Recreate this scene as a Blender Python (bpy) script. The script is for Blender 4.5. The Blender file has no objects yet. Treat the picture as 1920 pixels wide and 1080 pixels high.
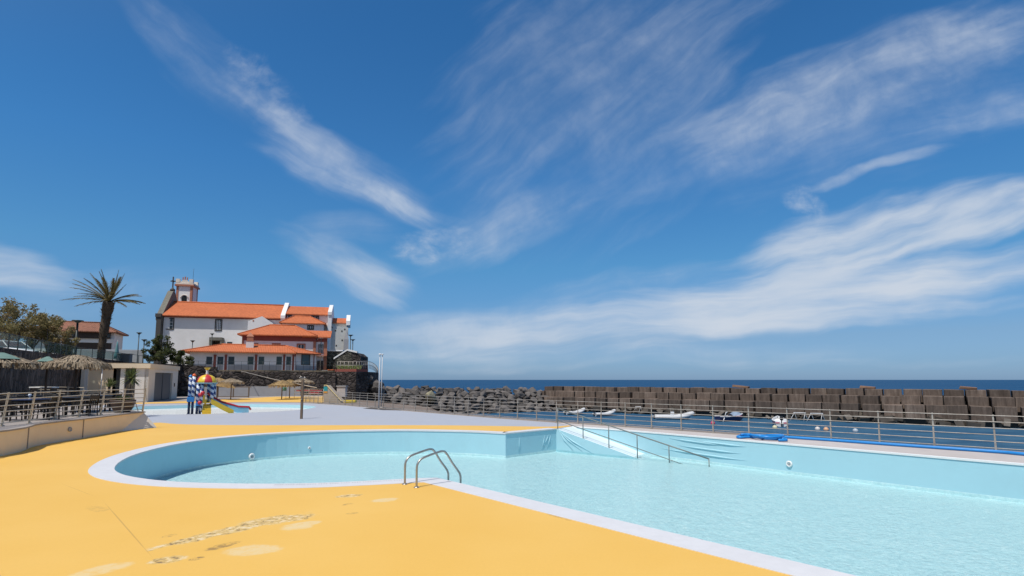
import bpy, bmesh, math, random
from mathutils import Vector, Matrix, noise as mnoise
from mathutils.geometry import tessellate_polygon
rnd = random.Random(7)
sc = bpy.context.scene
COL = sc.collection
R = math.radians
# ------------------------------------------------------------------ camera
FPX, PITCH, HORIZ, CAMZ = 1035.0, R(6.0), 712.0, 2.2
PRIN = HORIZ - FPX*math.tan(PITCH)
cam_d = bpy.data.cameras.new('camera'); cam = bpy.data.objects.new('camera', cam_d); COL.objects.link(cam)
cam.location = (0, 0, CAMZ); cam.rotation_euler = (R(90)+PITCH, 0, 0)
cam_d.sensor_width = 36; cam_d.lens = FPX*36/1920; cam_d.shift_y = (PRIN-540)/1920
cam_d.clip_start = .1; cam_d.clip_end = 60000
sc.camera = cam
CP = Vector((0, 0, CAMZ))
def ray(px, py):
    xc, yc = (px-960)/FPX, (PRIN-py)/FPX
    c, s = math.cos(PITCH), math.sin(PITCH)
    return Vector((xc, c-s*yc, s+c*yc))
def G(px, py, z=0.0):
    d = ray(px, py); return CP+d*((z-CAMZ)/d.z)
def A(px, py, Y):
    d = ray(px, py); return CP+d*(Y/d.y)
class Fac:
    """a vertical facade plane through O with heading a: photo position -> (along, up) in its own frame"""
    def __init__(s, O, a):
        s.O, s.a = Vector(O), a; s.d = Vector((math.cos(a), math.sin(a), 0)); s.n = Vector((-math.sin(a), math.cos(a), 0))
    def at(s, px, py, y=0.0):
        d = ray(px, py); t = ((s.O+s.n*y-CP).dot(s.n))/d.dot(s.n); r = CP+d*t-s.O
        return r.dot(s.d), r.z
# ------------------------------------------------------------------ mesh builder
class MB:
    def __init__(s): s.v, s.f, s.m, s.sm = [], [], [], []
    def add(s, vs, fs, mi=0, smooth=False):
        b = len(s.v); s.v += [Vector(v) for v in vs]
        for f in fs: s.f.append([b+i for i in f]); s.m.append(mi); s.sm.append(smooth)
        return s
    def box(s, c, sz, rz=0, mi=0, rot=None):
        hx, hy, hz = sz[0]/2, sz[1]/2, sz[2]/2
        m = rot if rot is not None else Matrix.Rotation(rz, 3, 'Z')
        vs = [Vector(c)+m@Vector((x*hx, y*hy, z*hz)) for x in (-1, 1) for y in (-1, 1) for z in (-1, 1)]
        return s.add(vs, [(0, 1, 3, 2), (4, 6, 7, 5), (0, 4, 5, 1), (2, 3, 7, 6), (0, 2, 6, 4), (1, 5, 7, 3)], mi)
    def span(s, x0, x1, y0, y1, z0, z1, mi=0):
        return s.box(((x0+x1)/2, (y0+y1)/2, (z0+z1)/2), (x1-x0, y1-y0, z1-z0), mi=mi)
    def prism(s, pts, z0, z1, mi=0, bottom=True):
        n = len(pts); p = [Vector((q[0], q[1], 0)) for q in pts]
        area = sum(p[i].x*p[(i+1) % n].y-p[(i+1) % n].x*p[i].y for i in range(n))
        if area < 0: p.reverse()
        vs = [Vector((q.x, q.y, z0)) for q in p]+[Vector((q.x, q.y, z1)) for q in p]
        fs = [(i, (i+1) % n, n+(i+1) % n, n+i) for i in range(n)]
        tr = tessellate_polygon([[Vector((q.x, q.y, 0)) for q in p]])
        for t in tr:
            a, b, c = (p[i] for i in t)
            if (b-a).cross(c-a).z < 0: t = t[::-1]
            fs.append(tuple(n+i for i in t))
            if bottom: fs.append(tuple(t[::-1]))
        return s.add(vs, fs, mi)
    def sheet(s, loops, z, mi=0):
        L = [[Vector((q[0], q[1], 0)) for q in l] for l in loops]
        flat = [q for l in L for q in l]
        fs = []
        for t in tessellate_polygon(L):
            a, b, c = (flat[i] for i in t); cr = (b-a).cross(c-a).z
            if abs(cr) < 1e-9: continue
            fs.append(tuple(t) if cr > 0 else tuple(t[::-1]))
        return s.add([Vector((q.x, q.y, z)) for q in flat], fs, mi)
    def tube(s, path, r, n=8, mi=0, cap=True, smooth=True, closed=False):
        path = [Vector(p) for p in path]; k = len(path)
        rs = r if isinstance(r, (list, tuple)) else [r]*k
        vs, up = [], None
        for i, p in enumerate(path):
            if closed: t = path[(i+1) % k]-path[i-1]
            else: t = path[min(i+1, k-1)]-path[max(i-1, 0)]
            if t.length < 1e-9: t = Vector((0, 0, 1))
            t.normalize()
            if up is None: up = Vector((0, 0, 1)) if abs(t.z) < .9 else Vector((1, 0, 0))
            a = (up-t*up.dot(t))
            if a.length < 1e-6: a = t.orthogonal()
            a.normalize(); up = a; b = t.cross(a)
            vs += [p+(a*math.cos(2*math.pi*j/n)+b*math.sin(2*math.pi*j/n))*rs[i] for j in range(n)]
        fs = []
        for i in range(k if closed else k-1):
            i2 = (i+1) % k
            fs += [(i*n+j, i*n+(j+1) % n, i2*n+(j+1) % n, i2*n+j) for j in range(n)]
        if cap and not closed:
            fs += [tuple(range(n))[::-1], tuple((k-1)*n+j for j in range(n))]
        return s.add(vs, fs, mi, smooth)
    def lathe(s, prof, c=(0, 0, 0), n=16, mi=0, smooth=True, mif=None):
        c = Vector(c); vs = []
        for r, z in prof: vs += [c+Vector((r*math.cos(2*math.pi*j/n), r*math.sin(2*math.pi*j/n), z)) for j in range(n)]
        for i in range(len(prof)-1):
            pass
        b = len(s.v); s.v += vs
        for i in range(len(prof)-1):
            for j in range(n):
                s.f.append([b+i*n+j, b+i*n+(j+1) % n, b+(i+1)*n+(j+1) % n, b+(i+1)*n+j]); s.m.append(mif(j) if mif else mi); s.sm.append(smooth)
        s.f.append([b+j for j in range(n)][::-1]); s.m.append(mi); s.sm.append(False)
        s.f.append([b+(len(prof)-1)*n+j for j in range(n)]); s.m.append(mi); s.sm.append(False)
        return s
    def build(s, name, mats, parent=None, loc=None, bevel=0):
        me = bpy.data.meshes.new(name); me.from_pydata([tuple(v) for v in s.v], [], s.f); me.validate()
        if not isinstance(mats, (list, tuple)): mats = [mats]
        for m in mats: me.materials.append(m)
        if len(me.polygons) == len(s.m):
            me.polygons.foreach_set('material_index', s.m); me.polygons.foreach_set('use_smooth', s.sm)
        me.update()
        if bevel:
            bm = bmesh.new(); bm.from_mesh(me); bmesh.ops.remove_doubles(bm, verts=bm.verts, dist=1e-4)
            bmesh.ops.bevel(bm, geom=list(bm.edges), offset=bevel, segments=2, affect='EDGES', profile=.6); bm.to_mesh(me); bm.free()
        o = bpy.data.objects.new(name, me); COL.objects.link(o)
        if parent is not None: o.parent = parent
        if loc is not None: o.location = loc
        return o
def tag(o, label, cat, group=None, kind=None):
    if label: o['label'] = label
    if cat: o['category'] = cat
    if group: o['group'] = group
    if kind: o['kind'] = kind
    return o
def thing(name, loc, label, cat, group=None, rz=0):
    o = bpy.data.objects.new(name, None); COL.objects.link(o); o.location = loc; o.rotation_euler = (0, 0, rz); o.empty_display_size = .2
    return tag(o, label, cat, group)
def struct(o): o['kind'] = 'structure'; return o
def kids(o): return [c for c in COL.objects if c.parent is o]
TREE = {}
def dup(root, loc, rz=0, label=None, group=None, scale=None):
    if root.name not in TREE:
        ks = kids(root); TREE[root.name] = [(k, kids(k)) for k in ks]
    r = root.copy(); COL.objects.link(r); r.location = loc; r.rotation_euler = (0, 0, rz)
    if scale: r.scale = scale if hasattr(scale, '__len__') else (scale,)*3
    if label: r['label'] = label
    if group: r['group'] = group
    for k, gs in TREE[root.name]:
        c = k.copy(); COL.objects.link(c); c.parent = r
        for g in gs:
            d = g.copy(); COL.objects.link(d); d.parent = c
    return r
def spline(pts, closed=False, k=6):
    n = len(pts); out = []
    P = lambda i: Vector(pts[i % n]) if closed else Vector(pts[max(0, min(n-1, i))])
    for i in range(n if closed else n-1):
        p0, p1, p2, p3 = P(i-1), P(i), P(i+1), P(i+2)
        for j in range(k):
            t = j/k
            out.append(.5*((2*p1)+(p2-p0)*t+(2*p0-5*p1+4*p2-p3)*t*t+(3*p1-p0-3*p2+p3)*t**3))
    if not closed: out.append(Vector(pts[-1]))
    return out
def offset(pts, d, closed=True):
    n = len(pts); out = []
    for i in range(n):
        a, b, c = Vector(pts[i-1]) if (closed or i) else None, Vector(pts[i]), Vector(pts[(i+1) % n]) if (closed or i < n-1) else None
        ns = []
        for p, q in ((a, b), (b, c)):
            if p is None or q is None: continue
            t = q-p
            if t.length > 1e-6: t.normalize(); ns.append(Vector((t.y, -t.x, 0)))
        m = sum(ns, Vector())/len(ns); m = m/max(m.length_squared, .35)
        out.append(Vector((b.x+m.x*d, b.y+m.y*d, b.z)))
    return out
# ------------------------------------------------------------------ materials
def newmat(name):
    m = bpy.data.materials.new(name); m.use_nodes = True
    nt = m.node_tree; return m, nt, nt.nodes['Principled BSDF']
def N(nt, t, **kw):
    n = nt.nodes.new(t)
    for k, v in kw.items(): setattr(n, k, v)
    return n
def coordw(nt, scale=(1, 1, 1), kind='Object', randw=True):
    tc = N(nt, 'ShaderNodeTexCoord'); mp = N(nt, 'ShaderNodeMapping'); mp.inputs['Scale'].default_value = scale
    nt.links.new(tc.outputs[kind], mp.inputs['Vector']); w = None
    if randw:
        oi = N(nt, 'ShaderNodeObjectInfo'); mu = N(nt, 'ShaderNodeMath', operation='MULTIPLY'); mu.inputs[1].default_value = 37
        nt.links.new(oi.outputs['Random'], mu.inputs[0]); w = mu.outputs[0]
    return mp.outputs[0], w
def noisen(nt, vec, w, scale, detail=4, rough=.55, dist=0):
    n = N(nt, 'ShaderNodeTexNoise', noise_dimensions='4D'); n.inputs['Scale'].default_value = scale; n.inputs['Detail'].default_value = detail
    n.inputs['Roughness'].default_value = rough; n.inputs['Distortion'].default_value = dist
    nt.links.new(vec, n.inputs['Vector'])
    if w is not None: nt.links.new(w, n.inputs['W'])
    return n.outputs['Fac']
def rampn(nt, fac, stops):
    r = N(nt, 'ShaderNodeValToRGB'); e = r.color_ramp.elements
    while len(e) < len(stops): e.new(.5)
    for i, (p, c) in enumerate(stops): e[i].position = p; e[i].color = (*c, 1) if len(c) == 3 else c
    nt.links.new(fac, r.inputs['Fac']); return r.outputs['Color']
def mixc(nt, f, a, b, blend='MIX'):
    m = N(nt, 'ShaderNodeMix', data_type='RGBA', blend_type=blend)
    for s, v in ((0, f), (6, a), (7, b)):
        if hasattr(v, 'is_linked'): nt.links.new(v, m.inputs[s])
        elif isinstance(v, (int, float)): m.inputs[s].default_value = v
        else: m.inputs[s].default_value = (*v, 1)
    return m.outputs[2]
def mathn(nt, op, a, b=None, clamp=False):
    m = N(nt, 'ShaderNodeMath', operation=op); m.use_clamp = clamp
    for i, v in enumerate((a, b)):
        if v is None: continue
        if hasattr(v, 'is_linked'): nt.links.new(v, m.inputs[i])
        else: m.inputs[i].default_value = v
    return m.outputs[0]
def maprange(nt, v, a, b, c=0, d=1, smooth=False):
    m = N(nt, 'ShaderNodeMapRange'); m.interpolation_type = 'SMOOTHSTEP' if smooth else 'LINEAR'
    nt.links.new(v, m.inputs[0])
    for i, x in enumerate((a, b, c, d)): m.inputs[i+1].default_value = x
    return m.outputs[0]
def bumpn(nt, bs, h, strength, dist=.05):
    b = N(nt, 'ShaderNodeBump'); b.inputs['Strength'].default_value = strength; b.inputs['Distance'].default_value = dist
    nt.links.new(h, b.inputs['Height']); nt.links.new(b.outputs[0], bs.inputs['Normal'])
def sc3(c, k): return tuple(min(1, x*k) for x in c)
def M(name, col, rough=.7, var=.18, scale=3, bump=.15, metal=0, spec=.5, stretch=(1, 1, 1), rv=0, bdist=.03, detail=5, tint=None):
    m, nt, bs = newmat(name)
    vec, w = coordw(nt, stretch); f = noisen(nt, vec, w, scale, detail, .6)
    f2 = noisen(nt, vec, w, scale*.17, 3)
    c = rampn(nt, f, [(.28, sc3(col, 1-var)), (.5, col), (.74, sc3(col, 1+var*.8))])
    c = mixc(nt, maprange(nt, f2, .35, .65, 0, .5), c, tint if tint else sc3(col, 1-var*.9))
    if rv:
        oi = N(nt, 'ShaderNodeObjectInfo'); g = maprange(nt, oi.outputs['Random'], 0, 1, 1-rv, 1+rv)
        c = mixc(nt, 1.0, c, rampn(nt, mathn(nt, 'MULTIPLY', g, .5), [(0, (0, 0, 0)), (1, (2, 2, 2))]), 'MULTIPLY')
    nt.links.new(c, bs.inputs['Base Color']); bs.inputs['Roughness'].default_value = rough; bs.inputs['Metallic'].default_value = metal
    bs.inputs['Specular IOR Level'].default_value = spec
    if bump: bumpn(nt, bs, f, bump, bdist)
    return m
def stone_mat(name, dark, light, mortar, scale=2.2, bump=.8, mort=.06, stretch=(1, 1, 1.4)):
    m, nt, bs = newmat(name)
    vec, w = coordw(nt, stretch, randw=False)
    wn = N(nt, 'ShaderNodeTexNoise'); wn.inputs['Scale'].default_value = scale*1.4; nt.links.new(vec, wn.inputs['Vector'])
    va = N(nt, 'ShaderNodeVectorMath', operation='MULTIPLY_ADD'); nt.links.new(wn.outputs['Color'], va.inputs[0]); va.inputs[1].default_value = (.35/scale*2,)*3; nt.links.new(vec, va.inputs[2])
    v1 = N(nt, 'ShaderNodeTexVoronoi'); v1.inputs['Scale'].default_value = scale; nt.links.new(va.outputs[0], v1.inputs['Vector'])
    v2 = N(nt, 'ShaderNodeTexVoronoi', feature='DISTANCE_TO_EDGE'); v2.inputs['Scale'].default_value = scale; nt.links.new(va.outputs[0], v2.inputs['Vector'])
    sx = N(nt, 'ShaderNodeSeparateColor'); nt.links.new(v1.outputs['Color'], sx.inputs[0])
    c = rampn(nt, sx.outputs[0], [(0, dark), (.6, tuple((a+b)/2 for a, b in zip(dark, light))), (1, light)])
    fine = noisen(nt, vec, None, scale*9, 4)
    c = mixc(nt, .6, c, rampn(nt, fine, [(.3, (.45, .45, .45)), (.7, (1.3, 1.3, 1.3))]), 'MULTIPLY')
    big = noisen(nt, vec, None, .25, 3)
    c = mixc(nt, maprange(nt, big, .4, .7, 0, .45), c, tuple(x*.8 for x in light))
    e = maprange(nt, v2.outputs['Distance'], 0, mort, 1, 0)
    c = mixc(nt, e, c, mortar)
    nt.links.new(c, bs.inputs['Base Color']); bs.inputs['Roughness'].default_value = .85; bs.inputs['Specular IOR Level'].default_value = .25
    h = mathn(nt, 'ADD', maprange(nt, v2.outputs['Distance'], 0, mort*3, 0, 1), mathn(nt, 'MULTIPLY', fine, .4))
    bumpn(nt, bs, h, bump, .12)
    return m
def tile_mat(name, col, pitch=.25, var=.2):
    m, nt, bs = newmat(name)
    vec, w = coordw(nt, (1, 1, 1), randw=False)
    wv = N(nt, 'ShaderNodeTexWave', wave_type='BANDS', bands_direction='X'); wv.inputs['Scale'].default_value = 2*math.pi/pitch/20*1.0; wv.inputs['Distortion'].default_value = .5; wv.inputs['Detail'].default_value = 1
    nt.links.new(vec, wv.inputs['Vector'])
    wz = N(nt, 'ShaderNodeTexWave', wave_type='BANDS', bands_direction='Z'); wz.inputs['Scale'].default_value = 2*math.pi/.2/20; wz.inputs['Distortion'].default_value = 1.2; nt.links.new(vec, wz.inputs['Vector'])
    f = noisen(nt, vec, None, 2.3, 6, .7); f2 = noisen(nt, vec, None, .35, 3)
    c = rampn(nt, f, [(.3, sc3(col, 1-var)), (.5, col), (.72, sc3(col, 1+var))])
    c = mixc(nt, maprange(nt, f2, .4, .7, 0, .4), c, (col[0]*.75, col[1]*.7, col[2]*.75))
    c = mixc(nt, maprange(nt, wv.outputs['Fac'], .0, .35, .35, 0), c, sc3(col, .45))
    nt.links.new(c, bs.inputs['Base Color']); bs.inputs['Roughness'].default_value = .8
    bumpn(nt, bs, mathn(nt, 'ADD', wv.outputs['Fac'], mathn(nt, 'MULTIPLY', wz.outputs['Fac'], .3)), .6, .06)
    return m
def emask(nt, vec, center, half, ang, nz, amt, p0=1.0, p1=.35):
    """elliptic patch mask with a noise-eaten edge"""
    mp = N(nt, 'ShaderNodeMapping', vector_type='TEXTURE'); mp.inputs['Location'].default_value = (*center, 0); mp.inputs['Rotation'].default_value = (0, 0, ang); mp.inputs['Scale'].default_value = (*half, 1)
    nt.links.new(vec, mp.inputs['Vector'])
    fl = N(nt, 'ShaderNodeVectorMath', operation='MULTIPLY'); fl.inputs[1].default_value = (1, 1, 0); nt.links.new(mp.outputs[0], fl.inputs[0])
    ln = N(nt, 'ShaderNodeVectorMath', operation='LENGTH'); nt.links.new(fl.outputs[0], ln.inputs[0])
    d = mathn(nt, 'ADD', ln.outputs['Value'], mathn(nt, 'MULTIPLY', mathn(nt, 'SUBTRACT', nz, .5), amt))
    return maprange(nt, d, p0, p1, 0, 1, True), mp.outputs[0]
# ------------------------------------------------------------------ light and sky
SUN_EL, SUN_AZ = R(64), math.atan2(-.56, -.83)
to_sun = Vector((math.sin(SUN_AZ)*math.cos(SUN_EL), math.cos(SUN_AZ)*math.cos(SUN_EL), math.sin(SUN_EL)))
ld = bpy.data.lights.new('sun', 'SUN'); ld.energy = 4.2; ld.angle = R(.5); ld.color = (1, .95, .88)
lo = bpy.data.objects.new('sun', ld); COL.objects.link(lo); lo.rotation_euler = to_sun.to_track_quat('Z', 'Y').to_euler(); lo.location = (-20, -30, 60)
w = bpy.data.worlds.new('World'); sc.world = w; w.use_nodes = True
nt = w.node_tree; bg = nt.nodes['Background']; bg.inputs['Strength'].default_value = .1
sky = N(nt, 'ShaderNodeTexSky', sky_type='NISHITA', sun_disc=False); sky.sun_elevation = SUN_EL; sky.sun_rotation = SUN_AZ % (2*math.pi)
sky.air_density = 1.0; sky.dust_density = .35; sky.ozone_density = 2.2; sky.altitude = 0
tc = N(nt, 'ShaderNodeTexCoord'); sx = N(nt, 'ShaderNodeSeparateXYZ'); nt.links.new(tc.outputs['Generated'], sx.inputs[0])
ys = mathn(nt, 'MAXIMUM', sx.outputs[1], .12)
u, v = mathn(nt, 'DIVIDE', sx.outputs[0], ys), mathn(nt, 'DIVIDE', sx.outputs[2], ys)
cv = N(nt, 'ShaderNodeCombineXYZ'); nt.links.new(u, cv.inputs[0]); nt.links.new(v, cv.inputs[1]); UV0 = cv.outputs[0]
def warp(vec, scale, amt, detail=3):
    n = N(nt, 'ShaderNodeTexNoise'); n.inputs['Scale'].default_value = scale; n.inputs['Detail'].default_value = detail; nt.links.new(vec, n.inputs['Vector'])
    s = N(nt, 'ShaderNodeVectorMath', operation='SUBTRACT'); nt.links.new(n.outputs['Color'], s.inputs[0]); s.inputs[1].default_value = (.5, .5, .5)
    m = N(nt, 'ShaderNodeVectorMath', operation='MULTIPLY_ADD'); nt.links.new(s.outputs[0], m.inputs[0]); m.inputs[1].default_value = (amt, amt, 0); nt.links.new(vec, m.inputs[2]); return m.outputs[0]
UV = warp(warp(UV0, 1.7, .10), 7, .035)
def uvp(px, py): d = ray(px, py); return d.x/d.y, d.z/d.y
CLOUDS = [  # ends of each cirrus band in the sky, half width (px), strength, fibre length ratio, noise contrast
 ((200, -20), (580, 285), 46, .15, 6, .6), ((380, 130), (700, 345), 26, .24, 7, .6), ((500, 255), (830, 412), 44, .44, 5, .35), ((640, 330), (795, 392), 26, .55, 3, .4),
 ((500, 290), (780, 400), 18, .28, 8, .6), ((425, 105), (570, 260), 40, .24, 1, .9), ((735, 475), (875, 440), 30, .42, 1, .9), ((740, 500), (1120, 355), 44, .30, 5, .6),
 ((540, 430), (780, 565), 40, .34, 5, .5), ((640, 500), (770, 562), 28, .40, 3, .4), ((560, 420), (760, 440), 26, .22, 4, .5), ((880, 420), (1330, -80), 210, .20, 4, .3), ((1000, 300), (1450, -60), 90, .08, 7, .5),
 ((1230, 310), (2000, 10), 76, .40, 5, .35), ((1180, 340), (2050, 110), 95, .18, 6, .35), ((1420, 180), (1950, 20), 45, .18, 7, .6), ((1300, 275), (1480, 215), 30, .22, 3, .6), ((1470, 350), (1545, 400), 24, .42, 1, .8),
 ((1500, 352), (1790, 280), 10, .50, 7, .4), ((1340, 520), (1760, 385), 50, .74, 5, .4), ((1500, 470), (2080, 350), 52, .84, 5, .35), ((1380, 545), (1640, 470), 44, .60, 4, .4), ((960, 632), (2080, 488), 50, .95, 7, .3),
 ((860, 640), (1560, 562), 44, .72, 7, .35), ((640, 645), (1150, 585), 40, .55, 8, .4), ((1250, 588), (1980, 566), 18, .36, 12, .5), ((860, 600), (1400, 490), 30, .26, 7, .6), ((-150, 490), (150, 530), 38, .60, 4, .45), ((-100, 570), (420, 520), 40, .16, 6, .6),
 ((600, 660), (1700, 668), 24, .24, 12, .5), ((700, 682), (2050, 686), 8, .16, 10, 1.0), ((1680, 250), (2000, 190), 26, .20, 7, .6)]
BINS = [(-38, 6), (-26, 6), (4, 8), (14, 6), (25, 6), (40, 5), (0, 1)]       # shared fibre noises: heading, stretch
BN = []
for i, (dg_, fib) in enumerate(BINS):
    mp = N(nt, 'ShaderNodeMapping'); mp.inputs['Rotation'].default_value = (0, 0, -R(dg_)); nt.links.new(UV, mp.inputs['Vector'])
    nv = N(nt, 'ShaderNodeVectorMath', operation='MULTIPLY'); nt.links.new(mp.outputs[0], nv.inputs[0]); nv.inputs[1].default_value = (26/fib, 26 if fib > 1 else 34, 1)
    nz = N(nt, 'ShaderNodeTexNoise', noise_dimensions='2D'); nz.inputs['Detail'].default_value = 6; nz.inputs['Roughness'].default_value = .52 if fib > 1 else .6; nz.inputs['Scale'].default_value = 1.0; nz.inputs['Distortion'].default_value = .12; nt.links.new(nv.outputs[0], nz.inputs['Vector']); BN.append(nz.outputs['Fac'])
brk = N(nt, 'ShaderNodeTexNoise', noise_dimensions='2D'); brk.inputs['Scale'].default_value = 6.5; brk.inputs['Detail'].default_value = 5; brk.inputs['Roughness'].default_value = .6; nt.links.new(UV, brk.inputs['Vector'])
BRK = maprange(nt, brk.outputs['Fac'], .34, .62, .45, 1.12)
tot = None
for i, (p, q, hw, amp, fib, con) in enumerate(CLOUDS):
    a, b = uvp(*p), uvp(*q); L = math.hypot(b[0]-a[0], b[1]-a[1])*.5; ang = math.atan2(b[1]-a[1], b[0]-a[0]); W = hw/FPX
    mp = N(nt, 'ShaderNodeMapping', vector_type='TEXTURE'); mp.inputs['Location'].default_value = ((a[0]+b[0])/2, (a[1]+b[1])/2, 0); mp.inputs['Rotation'].default_value = (0, 0, ang); mp.inputs['Scale'].default_value = (L*1.12, W*1.35, 1)
    nt.links.new(UV, mp.inputs['Vector'])
    ln = N(nt, 'ShaderNodeVectorMath', operation='DOT_PRODUCT'); nt.links.new(mp.outputs[0], ln.inputs[0]); nt.links.new(mp.outputs[0], ln.inputs[1])
    adeg = math.degrees(ang); adeg = adeg if abs(adeg) <= 90 else adeg-math.copysign(180, adeg)
    F_ = BN[6] if fib <= 2 else BN[min(range(6), key=lambda k: abs(BINS[k][0]-adeg))]
    d = mathn(nt, 'ADD', ln.outputs['Value'], mathn(nt, 'MULTIPLY', mathn(nt, 'SUBTRACT', F_, .5), -1.25))
    mk = maprange(nt, d, 1.1, -.2, 0, 1, True)
    g = mathn(nt, 'MULTIPLY', maprange(nt, F_, .28, .68, 1-con, 1), BRK if amp < .6 else 1.0)
    c = mathn(nt, 'MULTIPLY', mathn(nt, 'MULTIPLY', mk, g), amp)
    tot = c if tot is None else mathn(nt, 'SUBTRACT', mathn(nt, 'ADD', tot, c), mathn(nt, 'MULTIPLY', tot, c))   # screen
vl = mathn(nt, 'MULTIPLY', maprange(nt, BN[6], .5, .8, 0, .0), maprange(nt, sx.outputs[1], 0, .3))
tot = mathn(nt, 'MULTIPLY', mathn(nt, 'MAXIMUM', tot, vl), maprange(nt, sx.outputs[1], .1, .3))
# deep maritime blue: the sky model is filtered by height
TINT = rampn(nt, sx.outputs[2], [(0, (.35, .58, 1.12)), (.03, (.37, .59, 1.03)), (.07, (.43, .62, .93)), (.2, (.40, .82, 1.07)), (.35, (.34, .86, 1.22)), (.58, (.29, .82, 1.2))])
for e_ in TINT.node.color_ramp.elements: e_.color = tuple(x/1.4 for x in e_.color[:3])+(1,)
sd_ = N(nt, 'ShaderNodeVectorMath', operation='DOT_PRODUCT'); nt.links.new(tc.outputs['Generated'], sd_.inputs[0]); sd_.inputs[1].default_value = to_sun
TINT = mixc(nt, maprange(nt, sd_.outputs['Value'], .25, .75, 0, 1, True), TINT, (.80, .72, .64))      # paler sky round the sun, behind the camera
SKYTINT = mixc(nt, 1.0, sky.outputs[0], TINT, 'MULTIPLY')
bg.inputs['Strength'].default_value = .14
nt.links.new(mixc(nt, tot, SKYTINT, (4.3, 4.75, 5.4)), bg.inputs['Color'])
w.cycles.sampling_method = 'MANUAL'; w.cycles.sample_map_resolution = 512
sc.view_settings.view_transform = 'Standard'; sc.view_settings.look = 'None'; sc.view_settings.exposure = 0; sc.view_settings.gamma = 1; sc.view_settings.use_curve_mapping = False
sc.cycles.use_denoising = True
try: sc.cycles.denoiser = 'OPENIMAGEDENOISE'
except Exception: pass
sc.cycles.max_bounces = 6; sc.cycles.transparent_max_bounces = 12; sc.cycles.caustics_reflective = False; sc.cycles.caustics_refractive = False
# ------------------------------------------------------------------ shared materials
MT = {}
MT['steel'] = M('brushed_steel', (.42, .40, .37), .38, .2, 14, .1, metal=.85)
MT['railgrey'] = M('grey_green_handrail_steel', (.17, .19, .185), .45, .15, 9, .05, metal=.2)
MT['galv'] = M('weathered_galvanised', (.46, .43, .385), .55, .3, 9, .15, metal=.35, tint=(.25, .19, .14))
MT['tfence'] = M('terrace_rail_steel', (.55, .48, .38), .5, .2, 9, .1, metal=.3)
MT['white'] = M('white_plaster', (.80, .785, .77), .85, .06, 1.2, .15, tint=(.63, .61, .58))
MT['oldwhite'] = M('weathered_white_plaster', (.66, .66, .62), .9, .10, 1.6, .25, tint=(.45, .45, .42))
MT['whitepaint'] = M('white_paint', (.78, .78, .77), .5, .05, 4, .05)
MT['pinkred'] = M('brick_red_paint', (.27, .07, .05), .75, .15, 3, .1)
MT['rust'] = M('terracotta_trim', (.42, .17, .10), .75, .15, 3, .1)
MT['darkstone'] = M('dark_basalt_trim', (.07, .065, .06), .8, .25, 6, .3)
MT['greystone'] = M('grey_lichened_stone', (.17, .16, .13), .85, .3, 3, .4)
MT['glassdark'] = M('window_glass', (.02, .025, .03), .08, .2, 2, 0)
MT['glassgreen'] = M('green_tinted_window_glass', (.045, .06, .05), .1, .3, 2, 0)
MT['glassblue'] = M('blue_grey_window_glass', (.06, .09, .10), .08, .2, 2, 0)  # blue-grey glass, lighter than the plain window glass
MT['tile'] = tile_mat('orange_roof_tiles', (.53, .145, .048), var=.28)
MT['tileold'] = tile_mat('old_brown_roof_tiles', (.25, .105, .06), var=.6)
MT['basalt'] = stone_mat('dark_basalt_masonry', (.012, .010, .010), (.14, .115, .105), (.008, .007, .007), 1.5, 1.0, .07)
MT['basaltfine'] = stone_mat('vertical_set_basalt_wall', (.014, .011, .011), (.12, .095, .085), (.018, .015, .014), 2.2, 1.0, .05, (1, 1, .55))
MT['rubblewall'] = stone_mat('grey_green_rubble_wall', (.03, .03, .025), (.16, .15, .12), (.06, .06, .05), 1.5, .9, .05)
MT['rock'] = M('grey_basalt_boulder', (.115, .103, .096), .85, .35, 1.1, .5, rv=.45, bdist=.12)
MT['rockpale'] = M('ochre_boulder', (.30, .27, .18), .85, .3, 1.3, .5, bdist=.12)
MT['thatch'] = M('dry_palm_thatch', (.33, .265, .185), .9, .45, 9, .3, stretch=(1, 1, .3), tint=(.16, .11, .07))
MT['thatchgold'] = M('golden_straw_thatch', (.36, .24, .10), .9, .4, 8, .3, tint=(.2, .14, .08))
MT['wood'] = M('dark_timber_post', (.045, .028, .02), .7, .3, 6, .2, stretch=(1, 1, .15))
MT['woodlight'] = M('grey_brown_timber', (.16, .115, .08), .75, .3, 6, .2, stretch=(1, 1, .15))
MT['cream'] = M('cream_render', (.82, .67, .48), .85, .08, 1.5, .15, tint=(.72, .57, .40))
MT['creamwhite'] = M('pale_cream_render', (.72, .66, .57), .85, .06, 1.5, .1)
MT['concrete'] = M('deck_concrete', (.33, .295, .275), .85, .14, 1.8, .2, tint=(.26, .23, .21))
MT['concgrey'] = M('grey_concrete', (.36, .36, .37), .85, .12, 1.5, .2)
MT['palegrey'] = M('pinkish_grey_concrete', (.50, .46, .44), .8, .12, 2.2, .15, tint=(.42, .37, .34))
MT['greypaint'] = M('lilac_grey_deck_paint', (.385, .41, .465), .6, .05, 1.2, .08, tint=(.40, .405, .43))
MT['coping'] = M('white_overflow_coping', (.65, .65, .66), .5, .06, 6, .1, tint=(.60, .59, .60))
MT['charcoal'] = M('charcoal_panel', (.10, .11, .12), .45, .1, 4, .05)
MT['black'] = M('black_plastic', (.012, .012, .013), .5, .2, 8, .05)
MT['wicker'] = M('dark_brown_wicker', (.022, .017, .014), .6, .4, 40, .3)
MT['cushion'] = M('ochre_cushion', (.30, .20, .09), .9, .15, 12, .1)
MT['tabletop'] = M('dark_slate_tabletop', (.03, .035, .05), .35, .2, 6, .05)
MT['bluetop'] = M('navy_tablecloth', (.02, .04, .11), .7, .2, 6, .05)
MT['planter'] = M('brown_fibre_planter', (.075, .05, .04), .6, .2, 8, .15)
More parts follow.
